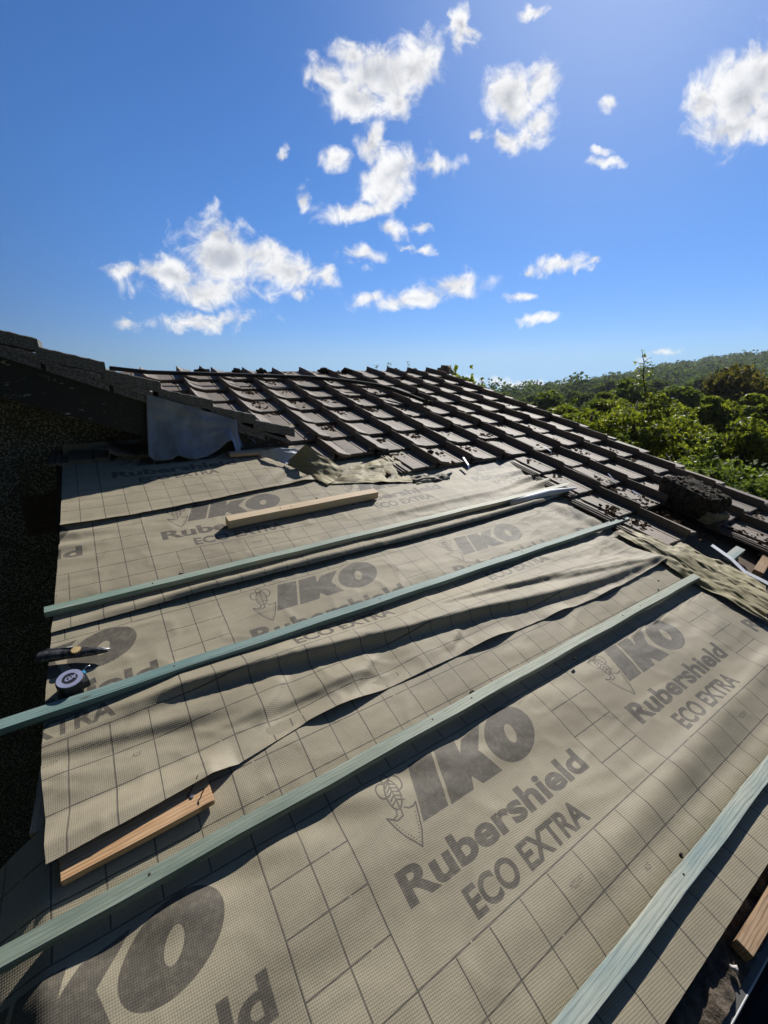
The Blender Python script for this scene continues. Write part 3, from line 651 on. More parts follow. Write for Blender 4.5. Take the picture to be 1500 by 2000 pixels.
lapB = curve([(-.3, .676), (-.243, .676), (-.1, .686), (.09, .704), (.19, .722), (.257, .732), (.392, .752), (.45, .748), (.565, .745), (.664, .742), (.942, .745), (1.157, .745), (1.44, .735), (1.94, .715), (2.58, .74), (3, .75)])
foldc = curve([(-.3, 1.075), (-.146, 1.065), (-.044, 1.045), (.098, 1.035), (.284, 1.010), (.421, .995), (.647, .962), (.903, .925), (1.195, .893), (1.541, .835), (1.996, .785), (2.519, .768), (3, .76)])
folda = curve([(-.3, .0), (-.1, .010), (.1, .032), (.5, .044), (1.2, .042), (1.6, .034), (2.1, .026), (2.55, .022), (3, .015)])
def HB(u, v, t):
    h = .005+wrinkle(u, v, .7)
    h = h-.010*gauss(v-1.112, .05)
    s = v-foldc(u)
    h = h+folda(u)*np.where(s > 0, gauss(s, .085), gauss(s, .020))
    # radiating pulls where the sheet is pinned
    th = np.arctan2(v-1.02, u+.45)
    h = h+.030*fbm(th*8+4, u*1.0, 2)*np.clip(1-abs(u-.10)/.6, 0, 1)*gauss(v-.95, .10)
    # free lower edge lifts in waves
    e = np.clip(1-(v-lapB(u))/.06, 0, 1)**1.5
    lift = .002+.014*np.clip(np.sin(u*13+1.3*np.sin(u*3.7))+.25, 0, 1.25)*np.clip((u-.1)/.3, 0, 1)*np.clip(1.5-u*.35, 0, 1)+.008*np.clip((u-1.5), 0, 1)
    h = h+e*lift
    h = h+.040*np.clip((.17-u)/.07, 0, 1)*np.clip((.80-v)/.08, 0, 1)
    d = np.sin((u*1.0-v*.55)*17)*gauss(v-lapB(u)-.08, .07)*np.clip((u-.0)/.3, 0, 1)*np.clip(1.6-u, 0, 1)
    h = h+.011*d
    h = h+.009*np.sin(u*30+v*10)*np.clip((u-2.25)/.35, 0, 1)
    for (ua, va, ub, vb, am, wd) in ((.9, 1.02, 2.45, .86, .014, .020), (1.3, .98, 2.5, .80, .012, .014), (.05, .86, .75, .83, .010, .022), (1.7, .90, 2.56, .765, .012, .012), (.25, .80, .40, .95, .009, .020), (.55, .775, .72, .88, .009, .018), (.98, .775, 1.12, .86, .008, .016)):
        L = math.hypot(ub-ua, vb-va); a = ((u-ua)*(ub-ua)+(v-va)*(vb-va))/L; b = (-(u-ua)*(vb-va)+(v-va)*(ub-ua))/L
        h = h+am*np.where(b > 0, gauss(b, wd*2.2), gauss(b, wd*.8))*np.clip(a/(.25*L), 0, 1)*np.clip((L-a)/(.2*L), 0, 1)
    return h
sheet('membrane_strip', 'second membrane strip up, with a long bulging fold and a wavy lower edge', -.26, 2.6, lapB, K(1.56), (.286, 1.008), HB, du=.009, dv=.008, left=le, right=lambda v: 2.60+.25*np.clip((v-1.1)/.35, 0, 1)+.012*np.sin(v*40))

lapC = curve([(-.3, 1.452), (-.24, 1.452), (.25, 1.456), (.8, 1.456), (1.28, 1.456), (1.85, 1.468), (2.4, 1.492), (2.8, 1.54), (3, 1.55)])
def HC_(u, v, t):
    h = .014+wrinkle(u, v, .7)-.012*gauss(v-1.575, .04)
    s = v-lapC(u)
    h = h+np.clip((u+.24)/.5, 0, 1)*(.026)*gauss(s-.022, .022)      # rolled lower edge
    h = h+.008*np.sin((v-2.15)*60+u*4)*gauss(u+.18, .14)*gauss(v-2.1, .18)
    h = h+.012*np.sin(v*55-u*9)*np.clip((u-2.2)/.5, 0, 1)*gauss(v-1.75, .14)
    h = h+.016*gauss(v-1.71-.03*(u-1), .03)*np.clip((u-.9)/.6, 0, 1)*np.clip(2.6-u, 0, 1)
    return h
sheet('membrane_strip', 'third membrane strip up, under the highest batten and the pine offcut', -.24, 2.9, lapC, K(2.33), (.106, 1.778), HC_, left=le, right=lambda v: np.interp(v, [1.4, 1.55, 1.75, 2.0, 2.3], [2.86, 2.88, 2.80, 2.90, 2.6])+.015*np.sin(v*37))
lapD = curve([(-.3, 2.143), (-.2, 2.143), (.055, 2.141), (.42, 2.167), (.775, 2.215), (1.04, 2.24), (1.2, 2.25), (3, 2.2)])
def HD(u, v, t):
    e = np.clip(1-(v-lapD(u))/.04, 0, 1)
    return .022+wrinkle(u, v, .55)+.010*e+.012*np.sin((v*1.5-u)*30)*gauss(u-1.1, .22)*gauss(v-2.33, .12)+.06*np.clip((v-2.98)/.12, 0, 1)**2
sheet('membrane_strip', 'topmost membrane strip, partly in the shadow of the gable', -.2, 1.28, lapD, K(3.07), (-.036+1, 2.480), HD, left=le)
# strip continuing behind, under the tiles
def HE(u, v, t): return .004+wrinkle(u, v, .6)
sheet('membrane_strip', 'membrane running up beneath the broken lower edge of the tiles', 1.2, 3.0, K(2.26), K(2.86), (.106, 2.495), HE)

def patch(name, label, C, mat, bulge=.03, nz=.02, n=50, f=6.0, uvr=None, seed=0, cat='roofing felt', group=None, edge=0.0):
    """loose sheet through four corners (u, v, h), wrinkled"""
    c = [np.array(x, float) for x in C]; s = np.linspace(0, 1, n)[:, None, None]; t = np.linspace(0, 1, n)[None, :, None]
    P = (c[0]*(1-s)+c[1]*s)*(1-t)+(c[3]*(1-s)+c[2]*s)*t
    S = s[..., 0]+0*t[..., 0]; T = t[..., 0]+0*s[..., 0]
    P[..., 2] += bulge*np.sin(np.pi*S)*np.sin(np.pi*T)+nz*fbm(S*f+seed, T*f+seed*2, 4)
    P[..., 0] += edge*fbm(T*7+seed, S*2, 3); P[..., 1] += edge*fbm(S*7+seed, T*2, 3)
    P[..., 2] = np.maximum(P[..., 2], .006+.01*S*T)
    L1 = np.linalg.norm(c[1]-c[0]); L2 = np.linalg.norm(c[3]-c[0]); uvc = np.stack([(S*L1).ravel()+.3, (T*L2).ravel()+.1], 1)
    if uvr is not None: a = uvr[2]; x = S.ravel()*L1; y = T.ravel()*L2; uvc = np.stack([uvr[0]+x*math.cos(a)-y*math.sin(a), uvr[1]+x*math.sin(a)+y*math.cos(a)], 1)
    Fq = [(i*n+j, (i+1)*n+j, (i+1)*n+j+1, i*n+j+1) for i in range(n-1) for j in range(n-1)]
    o = wobj(name, RWa(P.reshape(-1, 3)), Fq, mat, True, uvc)
    return tag(o, label, cat, group) if label else o
def pt(px, py, h): a = at(px, py, h); return (a[0], a[1], h)
# turned-back side edge by the tiles on the right
patch('turned_back_flap', 'wrinkled olive membrane edge folded back beside the tiles on the right', [pt(1202, 1038, .02), pt(1500, 1222, .02), pt(1500, 1146, .05), pt(1262, 1024, .02)], M_BACK, .02, .030, 90, 4.6, (1.05, .47, -.9), 3, edge=.03)
# pieces by the valley of the gable
patch('loose_flap', 'triangular olive flap of membrane standing up under the lowest gable tiles', [pt(556, 906, .03), pt(597, 868, .16), pt(676, 916, .05), pt(640, 948, .02)], M_BACK, .012, .014, 46, 2.6, (.2, -.1, .3), 5)
patch('loose_flap', 'white fleece underside of membrane curled beside the triangular flap', [pt(497, 886, .03), pt(530, 877, .09), pt(588, 878, .10), pt(560, 908, .04)], M_WHITE, .025, .012, 30, 3.0, None, 8)
patch('loose_flap', 'crumpled printed scrap of membrane below the tile edge, lettering sideways', [pt(640, 946, .018), pt(684, 912, .02), pt(772, 888, .035), pt(822, 940, .02)], M_BACK, .004, .022, 60, 4.2, (.45, .6, -1.75), 11, edge=.02)
patch('loose_flap', 'torn strip of membrane edge below the first full row of tiles', [pt(815, 944, .02), pt(800, 930, .03), pt(868, 925, .03), pt(880, 934, .02)], M_FELT, .012, .014, 30, 5.0, None, 12)
# curled white end of the edge roll near the highest batten
P = [np.array(RW(*at(x, y, h), h)) for x, y, h in ((1000, 983, .03), (1035, 972, .035), (1070, 963, .04), (1100, 958, .045), (1126, 953, .06))]
V, Fc = tube(P, [.016, .024, .026, .018, .006], 12); tag(wobj('curled_edge', V, Fc, M_WHITE, True), 'white curled end of membrane edge beside the end of the highest batten', 'roofing felt')

# ------------------------------------------------------------------ battens and timber on the membrane
def beam(name, label, a, b, w, t, h0, mat, cat, group=None, lift=(0, 0), bev=.0015):
    """a, b: ends of the centre line (u, v); w width, t thickness, h0 height of the underside at both ends"""
    A = np.array([a[0], a[1], h0+lift[0]]); B = np.array([b[0], b[1], h0+lift[1]]); Wa, Wb = RWa([A, B]); L = np.linalg.norm(Wb-Wa)
    X = (Wb-Wa)/L; Z = NR-X*(NR@X); Z /= np.linalg.norm(Z); Y = np.cross(Z, X)
    n = max(2, int(L/.12)); V = []; Fc = []
    for i in range(n+1):
        x = L*i/n; j = [.0015*math.sin(i*1.7+w*99), .0012*math.sin(i*1.1+t*77)]
        V += [(x, -w/2+j[0], 0), (x, w/2+j[0], 0), (x, w/2+j[0], t+j[1]*.4), (x, -w/2+j[0], t+j[1]*.4)]
    for i in range(n):
        for k in range(4): Fc.append((4*i+k, 4*i+(k+1) % 4, 4*i+4+(k+1) % 4, 4*i+4+k))
    Fc = [f[::-1] for f in Fc]; Fc += [(0, 1, 2, 3), (4*n+3, 4*n+2, 4*n+1, 4*n)]
    me = mesh(name, V, Fc, mat); bm = bmesh.new(); bm.from_mesh(me); bmesh.ops.recalc_face_normals(bm, faces=bm.faces)
    ed = [e for e in bm.edges if len(e.link_faces) == 2 and e.calc_face_angle(0) > .8]; bmesh.ops.bevel(bm, geom=ed, offset=bev, segments=2, affect='EDGES'); bm.to_mesh(me); bm.free()
    o = bpy.data.objects.new(name, me); COL.objects.link(o)
    o.matrix_world = Matrix([[X[0], Y[0], Z[0], Wa[0]], [X[1], Y[1], Z[1], Wa[1]], [X[2], Y[2], Z[2], Wa[2]], [0, 0, 0, 1]])
    tag(o, label, cat, group); return o, (X, Y, Z, Wa, L)
BG = 'treated battens nailed across the membrane'
def nail_heads(root, L, w, t, xs, mat=M_NAIL, r=.0035):
    for x in xs:
        V, Fc = tube([(x, w*.08, t-.004), (x, w*.08, t+.0012)], r, 10); obj('nail_head', mesh('nail_head', V, Fc, mat), root)
ca = lambda px, py, h=.035: at(px, py, h)
b1, i1 = beam('batten', 'highest treated batten, pale at its right end and blue green at its left end', (-.268, 1.556), (2.855, 1.611), .035, .024, .012, M_TREAT1, 'batten', BG)
b2, i2 = beam('batten', 'blue treated batten running off the left of the roof beside the tape measure', (-.62, 1.110), (2.815, 1.125), .037, .025, .006, M_TREAT2, 'batten', BG)
b3, i3 = beam('batten', 'middle treated batten between the orange plank and the largest lettering', (-.62, .549), (2.555, .573), .036, .026, .012, M_TREAT3, 'batten', BG)
b4, i4 = beam('batten', 'lowest treated batten crossing the bottom right corner', (.30, -.084), (3.3, -.064), .039, .024, .002, M_TREAT4, 'batten', BG)
nail_heads(b1, i1[4], .038, .0235, (.35, 1.25, 2.1, 2.7), M_RUST, .003); nail_heads(b2, i2[4], .04, .0245, (.7, 1.5, 2.4, 3.2), M_RUST, .003); nail_heads(b3, i3[4], .04, .0255, (.55, 1.35, 1.52, 2.45, 2.6), M_RUST, .003); nail_heads(b4, i4[4], .05, .0235, (.75, 1.4), M_RUST, .003)
beam('batten', 'short pale stub of treated batten showing in the hole right of the folded edge', (3.00, .585), (3.22, .600), .05, .025, .0, M_TREAT4, 'batten', BG)
off, io = beam('timber_offcut', 'pale pine offcut lying loose on the upper membrane', (.462, 1.897), (1.352, 1.925), .052, .045, .022, M_PINE, 'timber')
nail_heads(off, io[4], .02, .045, (.28, .34), M_RUST, .003)
pl, ip = beam('nailed_plank', 'orange plank offcut with bent nails, tucked under a membrane edge', (-.232, .678), (.088, .690), .088, .020, .008, M_PLANK, 'plank', lift=(.0, .004))
for x, y in ((.275, -.008), (.15, .012)):
    V, Fc = tube([(x, y, .018), (x, y, .0225)], .0045, 10); obj('clout_nail', mesh('clout_nail', V, Fc, M_NAIL), pl)
for P in ([(.262, -.004, .018), (.276, .004, .025), (.290, .016, .034), (.300, .026, .040)], [(.292, -.022, .018), (.296, -.018, .026), (.305, -.012, .034), (.314, -.012, .040)]):
    V, Fc = tube(P, .0016, 7); obj('bent_nail', mesh('bent_nail', V, Fc, M_RUST, True), pl)
beam('timber_offcut', 'weathered orange timber block by the gutter in the lower right corner', (1.052, -.226), (1.75, -.231), .036, .036, -.036, M_OLDW, 'timber')
beam('timber_offcut', 'pale sliver of sawn wood at the left verge beneath the membrane', (-.285, .80), (-.268, .965), .03, .02, -.045, M_PINE, 'timber')
beam('timber_offcut', 'pale board edge beneath the curled flap by the gable', tuple(at(448, 893, .02)), tuple(at(520, 888, .02)), .05, .02, .03, M_PINE, 'timber')
beam('timber_offcut', 'brown rafter end exposed in the hole beyond the folded edge', (3.05, .44), (3.45, .50), .05, .04, -.03, M_OLDW, 'timber')
# white plastic strip
P = [RW(*at(x, y, h), h) for x, y, h in ((1388, 1066, .05), (1425, 1092, .055), (1452, 1118, .05), (1482, 1133, .05), (1530, 1158, .05))]
V = []; 
for p in P: V += [p, p+np.array([.03, .0, .004]), p+np.array([.03, 0, .0]), p-np.array([0, 0, .004])]
Fc = [(4*i+k, 4*i+(k+1) % 4, 4*i+4+(k+1) % 4, 4*i+4+k) for i in range(len(P)-1) for k in range(4)]+[(0, 1, 2, 3), (16, 17, 18, 19)]
M_PVC = simple('white_pvc', (.72, .73, .76), .35, 0, .08, 20, .1)
tag(wobj('edge_trim', V, Fc, M_PVC), 'white plastic trim strip lying along the hole right of the folded edge', 'trim')

# ------------------------------------------------------------------ tape measure and knife
M_TBLK = simple('rubber_black', (.018, .018, .022), .5, 0, .2, 60, .15)
M_TRIM = simple('tape_grey', (.42, .44, .62), .3, .3, .08, 30, 0)
M_TBLUE = simple('tape_blue', (.05, .30, .55), .35, 0, .1, 30, 0)
M_BRASS = simple('brass', (.62, .45, .22), .45, .15, .15, 60, .2)
tc_ = at(141, 1340, .02); tape = thing('tape_measure', RW(tc_[0], tc_[1], .012), 'round black tape measure with a pale ring face lying beside the blue batten', 'tape measure', roof=True, rz=.25)
def disc(rx, ry, z0, z1, n=48, cut=False):
    ring = []
    for k in range(n):
        a = 2*math.pi*k/n; x, y = rx*math.cos(a), ry*math.sin(a)
        if cut: y = max(y, -ry*.78)
        ring.append((x, y))
    V = [(x*.94, y*.94, z0) for x, y in ring]+[(x, y, z0+(z1-z0)*.15) for x, y in ring]+[(x, y, z0+(z1-z0)*.85) for x, y in ring]+[(x*.93, y*.93, z1) for x, y in ring]
    Fc = [(i*n+k, i*n+(k+1) % n, (i+1)*n+(k+1) % n, (i+1)*n+k) for i in range(3) for k in range(n)]+[tuple(range(n))[::-1], tuple(range(3*n, 4*n))]
    return V, Fc
V, Fc = join([disc(.037, .036, 0, .041, cut=True), box(.020, .041, -.028, .004, .004, .030)]); obj('case', mesh('case', V, Fc, M_TBLK), tape)
def ringm(r0, r1, z0, z1, n=48):
    V = []
    for r, z in ((r0, z0), (r1, z0), (r1, z1), (r0, z1)): V += [(r*math.cos(2*math.pi*k/n), r*math.sin(2*math.pi*k/n), z) for k in range(n)]
    return V, [(i*n+k, i*n+(k+1) % n, ((i+1) % 4)*n+(k+1) % n, ((i+1) % 4)*n+k) for i in range(4) for k in range(n)]
V, Fc = ringm(.0205, .0338, .0405, .0435); obj('face_ring', mesh('face_ring', V, [f[::-1] for f in Fc], M_TRIM, False), tape)
V, Fc = disc(.0205, .0205, .0405, .0425); obj('face_plate', mesh('face_plate', V, Fc, M_TBLK), tape)
cu = bpy.data.curves.new('emblem', 'FONT'); cu.body = 'OX'; cu.size = .019; cu.extrude = .0005; cu.offset = .0009; cu.align_x = 'CENTER'; cu.align_y = 'CENTER'; cu.shear = .3
tmp = bpy.data.objects.new('tmp', cu); me = bpy.data.meshes.new_from_object(tmp); me.materials.clear(); me.materials.append(M_TRIM); bpy.data.objects.remove(tmp)
obj('emblem', me, tape, (0, -.0005, .0433))
V, Fc = join([box(.028, .043, .006, .020, .006, .030)]); obj('lock_button', bevel_mesh(mesh('lock_button', V, Fc, M_TBLUE), .003), tape)
V, Fc = join([box(.041, .056, -.026, -.0255, .006, .027), box(.055, .0565, -.030, -.0255, .004, .029)]); obj('blade_hook', mesh('blade_hook', V, Fc, M_NAIL), tape)
V, Fc = tube([(.036, .020, .028), (.052, .030, .030), (.060, .026, .030)], .0016, 6); obj('wrist_loop', mesh('wrist_loop', V, Fc, M_NAIL, True), tape)

k0 = at(72, 1290, .02); k1 = at(214, 1276, .015)
ang = math.atan2(k1[1]-k0[1], k1[0]-k0[0]); LK = float(np.hypot(*(k1-k0)))
knife = thing('retractable_knife', RW(k0[0], k0[1], .016), 'dirty black trimming knife with a brass wheel lying near the left verge', 'knife', roof=True, rz=ang)
st = [(0, .010, .012), (.012, .016, .018), (.05, .015, .018), (.09, .013, .016), (.12, .013, .016), (.16, .010, .014), (.185, .006, .010), (.198, .002, .006)]
V = []; Fc = []; n = 12
for (x, ry, rz_) in st:
    x = x/.2*LK; yo = .006*math.sin(x/LK*math.pi)-.004
    V += [(x, yo+1.35*ry*math.cos(2*math.pi*k/n), .017+rz_*.95*math.sin(2*math.pi*k/n)) for k in range(n)]
for i in range(len(st)-1): Fc += [(i*n+k, i*n+(k+1) % n, (i+1)*n+(k+1) % n, (i+1)*n+k) for k in range(n)]
Fc += [tuple(range(n))[::-1], tuple(range((len(st)-1)*n, len(st)*n))]
M_KN = simple('worn_black_metal', (.03, .03, .033), .42, .5, .5, 70, .5, .002, col2=(.16, .16, .17))
obj('handle', mesh('handle', V, Fc, M_KN, True), knife)
xw = LK*.56; V = []; n = 28
for z in (.030, .036): V += [(xw+(.0150 if k % 2 else .0115)*math.cos(2*math.pi*k/n), -.002+(.0150 if k % 2 else .0115)*math.sin(2*math.pi*k/n), z) for k in range(n)]
Fc = [(k, (k+1) % n, n+(k+1) % n, n+k) for k in range(n)]+[tuple(range(n, 2*n)), tuple(range(n))[::-1]]
obj('thumb_wheel', mesh('thumb_wheel', V, Fc, M_BRASS), knife)
V, Fc = tube([(LK*.83, .002, .024), (LK*.90, .003, .022), (LK*.97, .002, .018), (LK*1.03, .006, .016)], [.004, .005, .003, .001], 8); obj('blade_slide', mesh('blade_slide', V, Fc, M_NAIL, True), knife)
V, Fc = tube([(0.004, .012, .020), (.03, .016, .026), (LK*.5, .012, .033)], [.005, .006, .003], 8); obj('back_spring', mesh('back_spring', V, Fc, M_KN, True), knife)

# ------------------------------------------------------------------ concrete tiles
def tile_mesh(name, xs=1.0, half=False, seed=0, shear=0.0):
    r = np.random.default_rng(seed)
    if half: prof = [(-.100, -.012), (-.088, -.012), (-.085, -.004), (-.078, -.004), (-.075, -.012), (-.060, -.012), (-.057, -.004), (-.050, -.004), (-.047, -.012), (-.006, -.012), (0, 0), (.03, .0), (.078, .0)]
    else: prof = [(-.100, -.012), (-.088, -.012), (-.085, -.004), (-.078, -.004), (-.075, -.012), (-.060, -.012), (-.057, -.004), (-.050, -.004), (-.047, -.012), (-.006, -.012), (0, 0), (.04, 0), (.08, 0), (.119, 0), (.1205, -.008), (.127, -.008), (.1285, 0), (.16, 0), (.197, .0), (.203, .002), (.206, .027), (.2085, .052), (.212, .053), (.222, .045), (.238, .034), (.258, .024), (.285, .017), (.312, .010), (.336, .006)]
    prof = [(x*xs if x > 0 else x, z) for x, z in prof]
    ys = [0, .004, .03, .08, .14, .20, .26, .32, .38, .415]; nP = len(prof); V = []; Fc = []
    for lay in (0, 1):
        for y in ys:
            for (x, z) in prof:
                th = .024 if z > -.003 else .014
                hz = -.077*y-(.003 if y == 0 and lay == 0 else 0)+ .0012*math.sin(x*19+y*11+seed)
                V.append((x+shear*y+(.002*r.normal() if y == 0 else 0), y+(.0015*r.normal() if y < .01 else 0), z+hz-(th if lay else 0)))
    ny = len(ys); o = nP*ny
    for j in range(ny-1):
        for i in range(nP-1):
            a = j*nP+i; Fc.append((a, a+1, a+nP+1, a+nP)); Fc.append((o+a, o+a+nP, o+a+nP+1, o+a+1))
    for i in range(nP-1): Fc.append((i, o+i, o+i+1, i+1)); a = (ny-1)*nP+i; Fc.append((a, a+1, o+a+1, o+a))
    for j in range(ny-1): a = j*nP; Fc.append((a, a+nP, o+a+nP, o+a)); a = j*nP+nP-1; Fc.append((a, o+a, o+a+nP, a+nP))
    return mesh(name, V, Fc, M_TILE)
def crest(k): return 1.69+.333*k+(.00265*k*k if k > 0 else 0)
def shr(k, v): return (np.interp(k, [-6, 0, 7], [.04, .04, -.06]) if v > 2.49 else np.interp(k, [-6, 0, 3, 7], [.05, .05, .08, .03]))
ordn = ['ridge', 'first', 'second', 'third', 'fourth', 'fifth', 'sixth', 'seventh', 'eighth', 'ninth', 'tenth', 'eleventh', 'twelfth', 'thirteenth', 'fourteenth', 'fifteenth', 'sixteenth']
protos = {}
ntile = 0
TG = 'interlocking concrete roof tiles'
for c in range(-8, 7):
    v = 2.49+.338*c
    for j in range(-6, 8):
        if c >= 1: ok = True
        elif c == 0: ok = j >= -2
        elif c == -1: ok = j >= 0
        elif c >= -5: ok = j >= 3
        else: ok = j >= 5
        if c == -5 and j == 4: ok = False
        if c == 1 and j == -4: ok = False
        if not ok: continue
        k = j; sh = float(shr(k, v)); u = crest(k)+.125+sh*(v-2.49)
        if v < 2.49 and j >= 7: u = 4.275+.025*(v-2.49)
        xs = (crest(k+1)-crest(k))/.335; half = j == 7
        key = (round(xs, 2), half, random.randrange(3), round(sh, 2))
        if key not in protos: protos[key] = tile_mesh('roof_tile', key[0], half, len(protos)+1, key[3])
        o = bpy.data.objects.new('roof_tile', protos[key]); COL.objects.link(o)
        loose = 1.0 if c > -1 else 1.6
        jr = [random.gauss(0, .008*loose), random.gauss(0, .008*loose), random.gauss(0, .007*loose)]
        o.location = tuple(RW(u+random.gauss(0, .002), v+random.gauss(0, .004), .046+random.gauss(0, .0015)))
        if c == 6: o.location = tuple(RW(u, v+random.gauss(0, .004), .046))
        R_ = Matrix.Rotation(PIT+jr[0], 3, 'X') @ Matrix.Rotation(jr[1], 3, 'Y') @ Matrix.Rotation(jr[2], 3, 'Z'); o.rotation_euler = R_.to_euler()
        row = 7-c; col = 8-j
        rowt = 'top row under the ridge' if row == 1 else ordn[row]+' row below the ridge'
        colt = 'cut half tile at the far verge' if half else ('concrete tile '+{2: 'next to the verge half tiles'}.get(col, ordn[col]+' from the far verge')) if False else ''
        if half: lab = 'cut grey half tile at the far verge, '+rowt
        else: lab = 'ribbed concrete tile, '+rowt+', '+ordn[col]+' from the far verge'
        tag(o, lab, 'roof tile', TG, 'thing'); ntile += 1

# moss and debris on the tiles: uncountable litter
def lump(c, r, sq=.6, n=1, seed=0):
    V = []; Fc = []; nn = 7; rr = np.random.default_rng(seed)
    off = rr.random(4)*9
    for i in range(1, 4):
        for k in range(nn):
            ph = math.pi*i/4; a = 2*math.pi*k/nn; q = r*(1+.35*math.sin(off[0]+k*2.1+i)+.2*math.sin(off[1]+k*3.7))
            V.append((c[0]+q*math.sin(ph)*math.cos(a), c[1]+q*math.sin(ph)*math.sin(a), c[2]+q*sq*math.cos(ph)))
    V.append((c[0], c[1], c[2]+r*sq)); V.append((c[0], c[1], c[2]-r*sq))
    for i in range(2):
        for k in range(nn): Fc.append((i*nn+k, (i+1)*nn+k, (i+1)*nn+(k+1) % nn, i*nn+(k+1) % nn))
    for k in range(nn): Fc.append((3*nn, k, (k+1) % nn)); Fc.append((3*nn+1, 2*nn+(k+1) % nn, 2*nn+k))
    return V, Fc
parts = []; sd = 0
for q in range(170):
    c = random.randint(-6, 6); j = random.randint(-2 if c > 0 else (0 if c >= -1 else 3), 6)
    if c < 2 and j < 4 and random.random() < .6: continue
    v = 2.49+.338*c+random.choice([random.uniform(.22, .33), random.uniform(.05, .33)]); u = crest(j)+.125+float(shr(j, v))*(v-2.49)+random.uniform(-.0, .10)
    h0 = .046-.077*(v-2.49-.338*c)
    if h0 < 0: continue
    for z in range(random.randint(5, 22)):
        sd += 1; r = random.uniform(.004, .013); parts.append(lump((u+random.gauss(0, .035), v+random.gauss(0, .035), h0+r*.25), r, .6, seed=sd))
# keep every clump over the tiled field
V, Fc = join(parts); V = np.array(V); o = wobj('moss_litter', RWa(V), Fc, M_MOSS, False, base=RW(3, 2.5, 0)); tag(o, 'dry brown moss litter caught in the tile channels', 'moss', kind='stuff')

# ridge: broken mortar lumps along the top, a bedded stone at the end
RGP = 'mortar lumps along the ridge'
ridge_l = [(215, 717, .020, 'beside the gable roof'), (390, 716, .05, 'near the left end of the ridge, flat'), (458, 716, .035, 'left of the second rib group'), (505, 716, .04, 'tipped up near the left of the ridge'), (625, 716, .045, 'in the middle of the ridge'), (672, 718, .04, 'leaning between two ribs right of middle'), (770, 718, .04, 'below the small weeds'), (812, 720, .035, 'near the right end of the ridge'), (862, 716, .085, 'large rounded, at the right end of the ridge')]
for i, (x, y, r, wh) in enumerate(ridge_l):
    a = at(x, y+3, .06); a = np.array([a[0], min(a[1], 4.86)])
    parts = [lump((a[0], 4.80 if a[1] > 4.7 else a[1], .055), r, .8, seed=500+i), lump((a[0]+r*.8, 4.80, .05), r*.7, .7, seed=530+i), lump((a[0]-r*.9, 4.81, .048), r*.6, .7, seed=560+i)]
    V, Fc = join(parts); tag(wobj('ridge_mortar', RWa(V), Fc, M_MORTAR if i == 8 else M_MOSSD), 'mortar lump '+wh, 'mortar lump', RGP)
for i, (x, dx, wh) in enumerate([(733, 0, 'leftmost of three on the ridge'), (757, 3, 'middle one of three on the ridge'), (796, 2, 'right one of three on the ridge')]):
    a = at(x, 720, .07); b = RW(a[0], 4.80, .06); L = .06+.02*i
    parts = [tube([b, b+[.005, 0, L*.6], b+[.01*(i-1), 0, L]], [.003, .002, .001], 5)]
    P = np.array([b+[rng.normal(0, .016), rng.normal(0, .012), L*.5+rng.uniform(0, L*.6)] for _ in range(14)]); V1, T = leaves(P, np.tile([0, 0, 1.], (14, 1)), .026, .5)
    r = thing('ridge_weed', b, 'tiny dark weed sprouting, '+wh, 'weed', 'weeds on the ridge'); V, Fc = join(parts); wobj('stem', V, Fc, L_DARK, parent=r); obj('leaf_tuft', fastmesh('leaf_tuft', V1-b, T, L_DARK), r)

# black hose lying over the upper tiles
P = [RW(*at(x, y, .118), .118) for x, y in ((215, 719), (290, 727), (380, 730), (480, 733), (540, 735), (600, 737), (650, 741), (700, 747), (740, 753), (770, 761), (800, 772), (832, 785))]
P2 = []
for a, b in zip(P[:-1], P[1:]):
    for s in (0, .34, .67): P2.append(a+(b-a)*s)
P2.append(P[-1]); V, Fc = tube(P2, .019, 12); tag(wobj('black_hose', V, Fc, M_BLACKP, True), 'long black hose lying across the upper rows of tiles', 'hose')
parts = [lump((*at(836+6*math.cos(k), 788+4*math.sin(k), .10), .11+.012*(k % 3)), .025, .8, seed=700+k) for k in range(6)]
V, Fc = join(parts); tag(wobj('moss_clump', RWa(V), Fc, M_MOSSD), 'dark moss clump at the right end of the black hose', 'moss clump', 'loose moss clumps')

# ------------------------------------------------------------------ mossy block on the lower right tiles
blk = at(1352, 955, .20); bc = RW(blk[0], blk[1], .10)
root = thing('mossy_ridge_block', RW(*at(1356, 962, .15), .085), 'big moss covered masonry block resting on the lower right tiles', 'masonry block', roof=True, rz=math.radians(-14))
def rock(sx, sy, sz, seed, amp=.018, n=26):
    V = []; idx = {}; Fc = []
    def addv(p):
        k = tuple(np.round(p, 5))
        if k not in idx:
            q = np.array(p, float); m = np.max(np.abs(q)); l = np.linalg.norm(q); q = q*(1-.14*(l/m-1)/.732)
            w = q*np.array([sx, sy, sz]); 
            d = amp*(fbm(np.array([w[0]*14+seed+w[2]*9]), np.array([w[1]*14+seed*2+w[2]*7]), 4)[0]+.7*fbm(np.array([w[0]*45+w[2]*30]), np.array([w[1]*45+seed]), 3)[0])
            nn = q/np.linalg.norm(q); w = w+nn*d*1.6; idx[k] = len(V); V.append(tuple(w))
        return idx[k]
    for ax in range(3):
        for sg in (-1, 1):
            for i in range(n):
                for j in range(n):
                    P = []
                    for (a, b) in ((i, j), (i+1, j), (i+1, j+1), (i, j+1)):
                        p = [0, 0, 0]; p[ax] = sg; p[(ax+1) % 3] = -1+2*a/n; p[(ax+2) % 3] = -1+2*b/n; P.append(addv(p))
                    Fc.append(tuple(P) if sg > 0 else tuple(P[::-1]))
    return V, Fc
V, Fc = rock(.135, .20, .085, 3, .013); obj('moss_body', mesh('moss_body', V, Fc, M_MOSSD, True), root, (0, 0, .03))
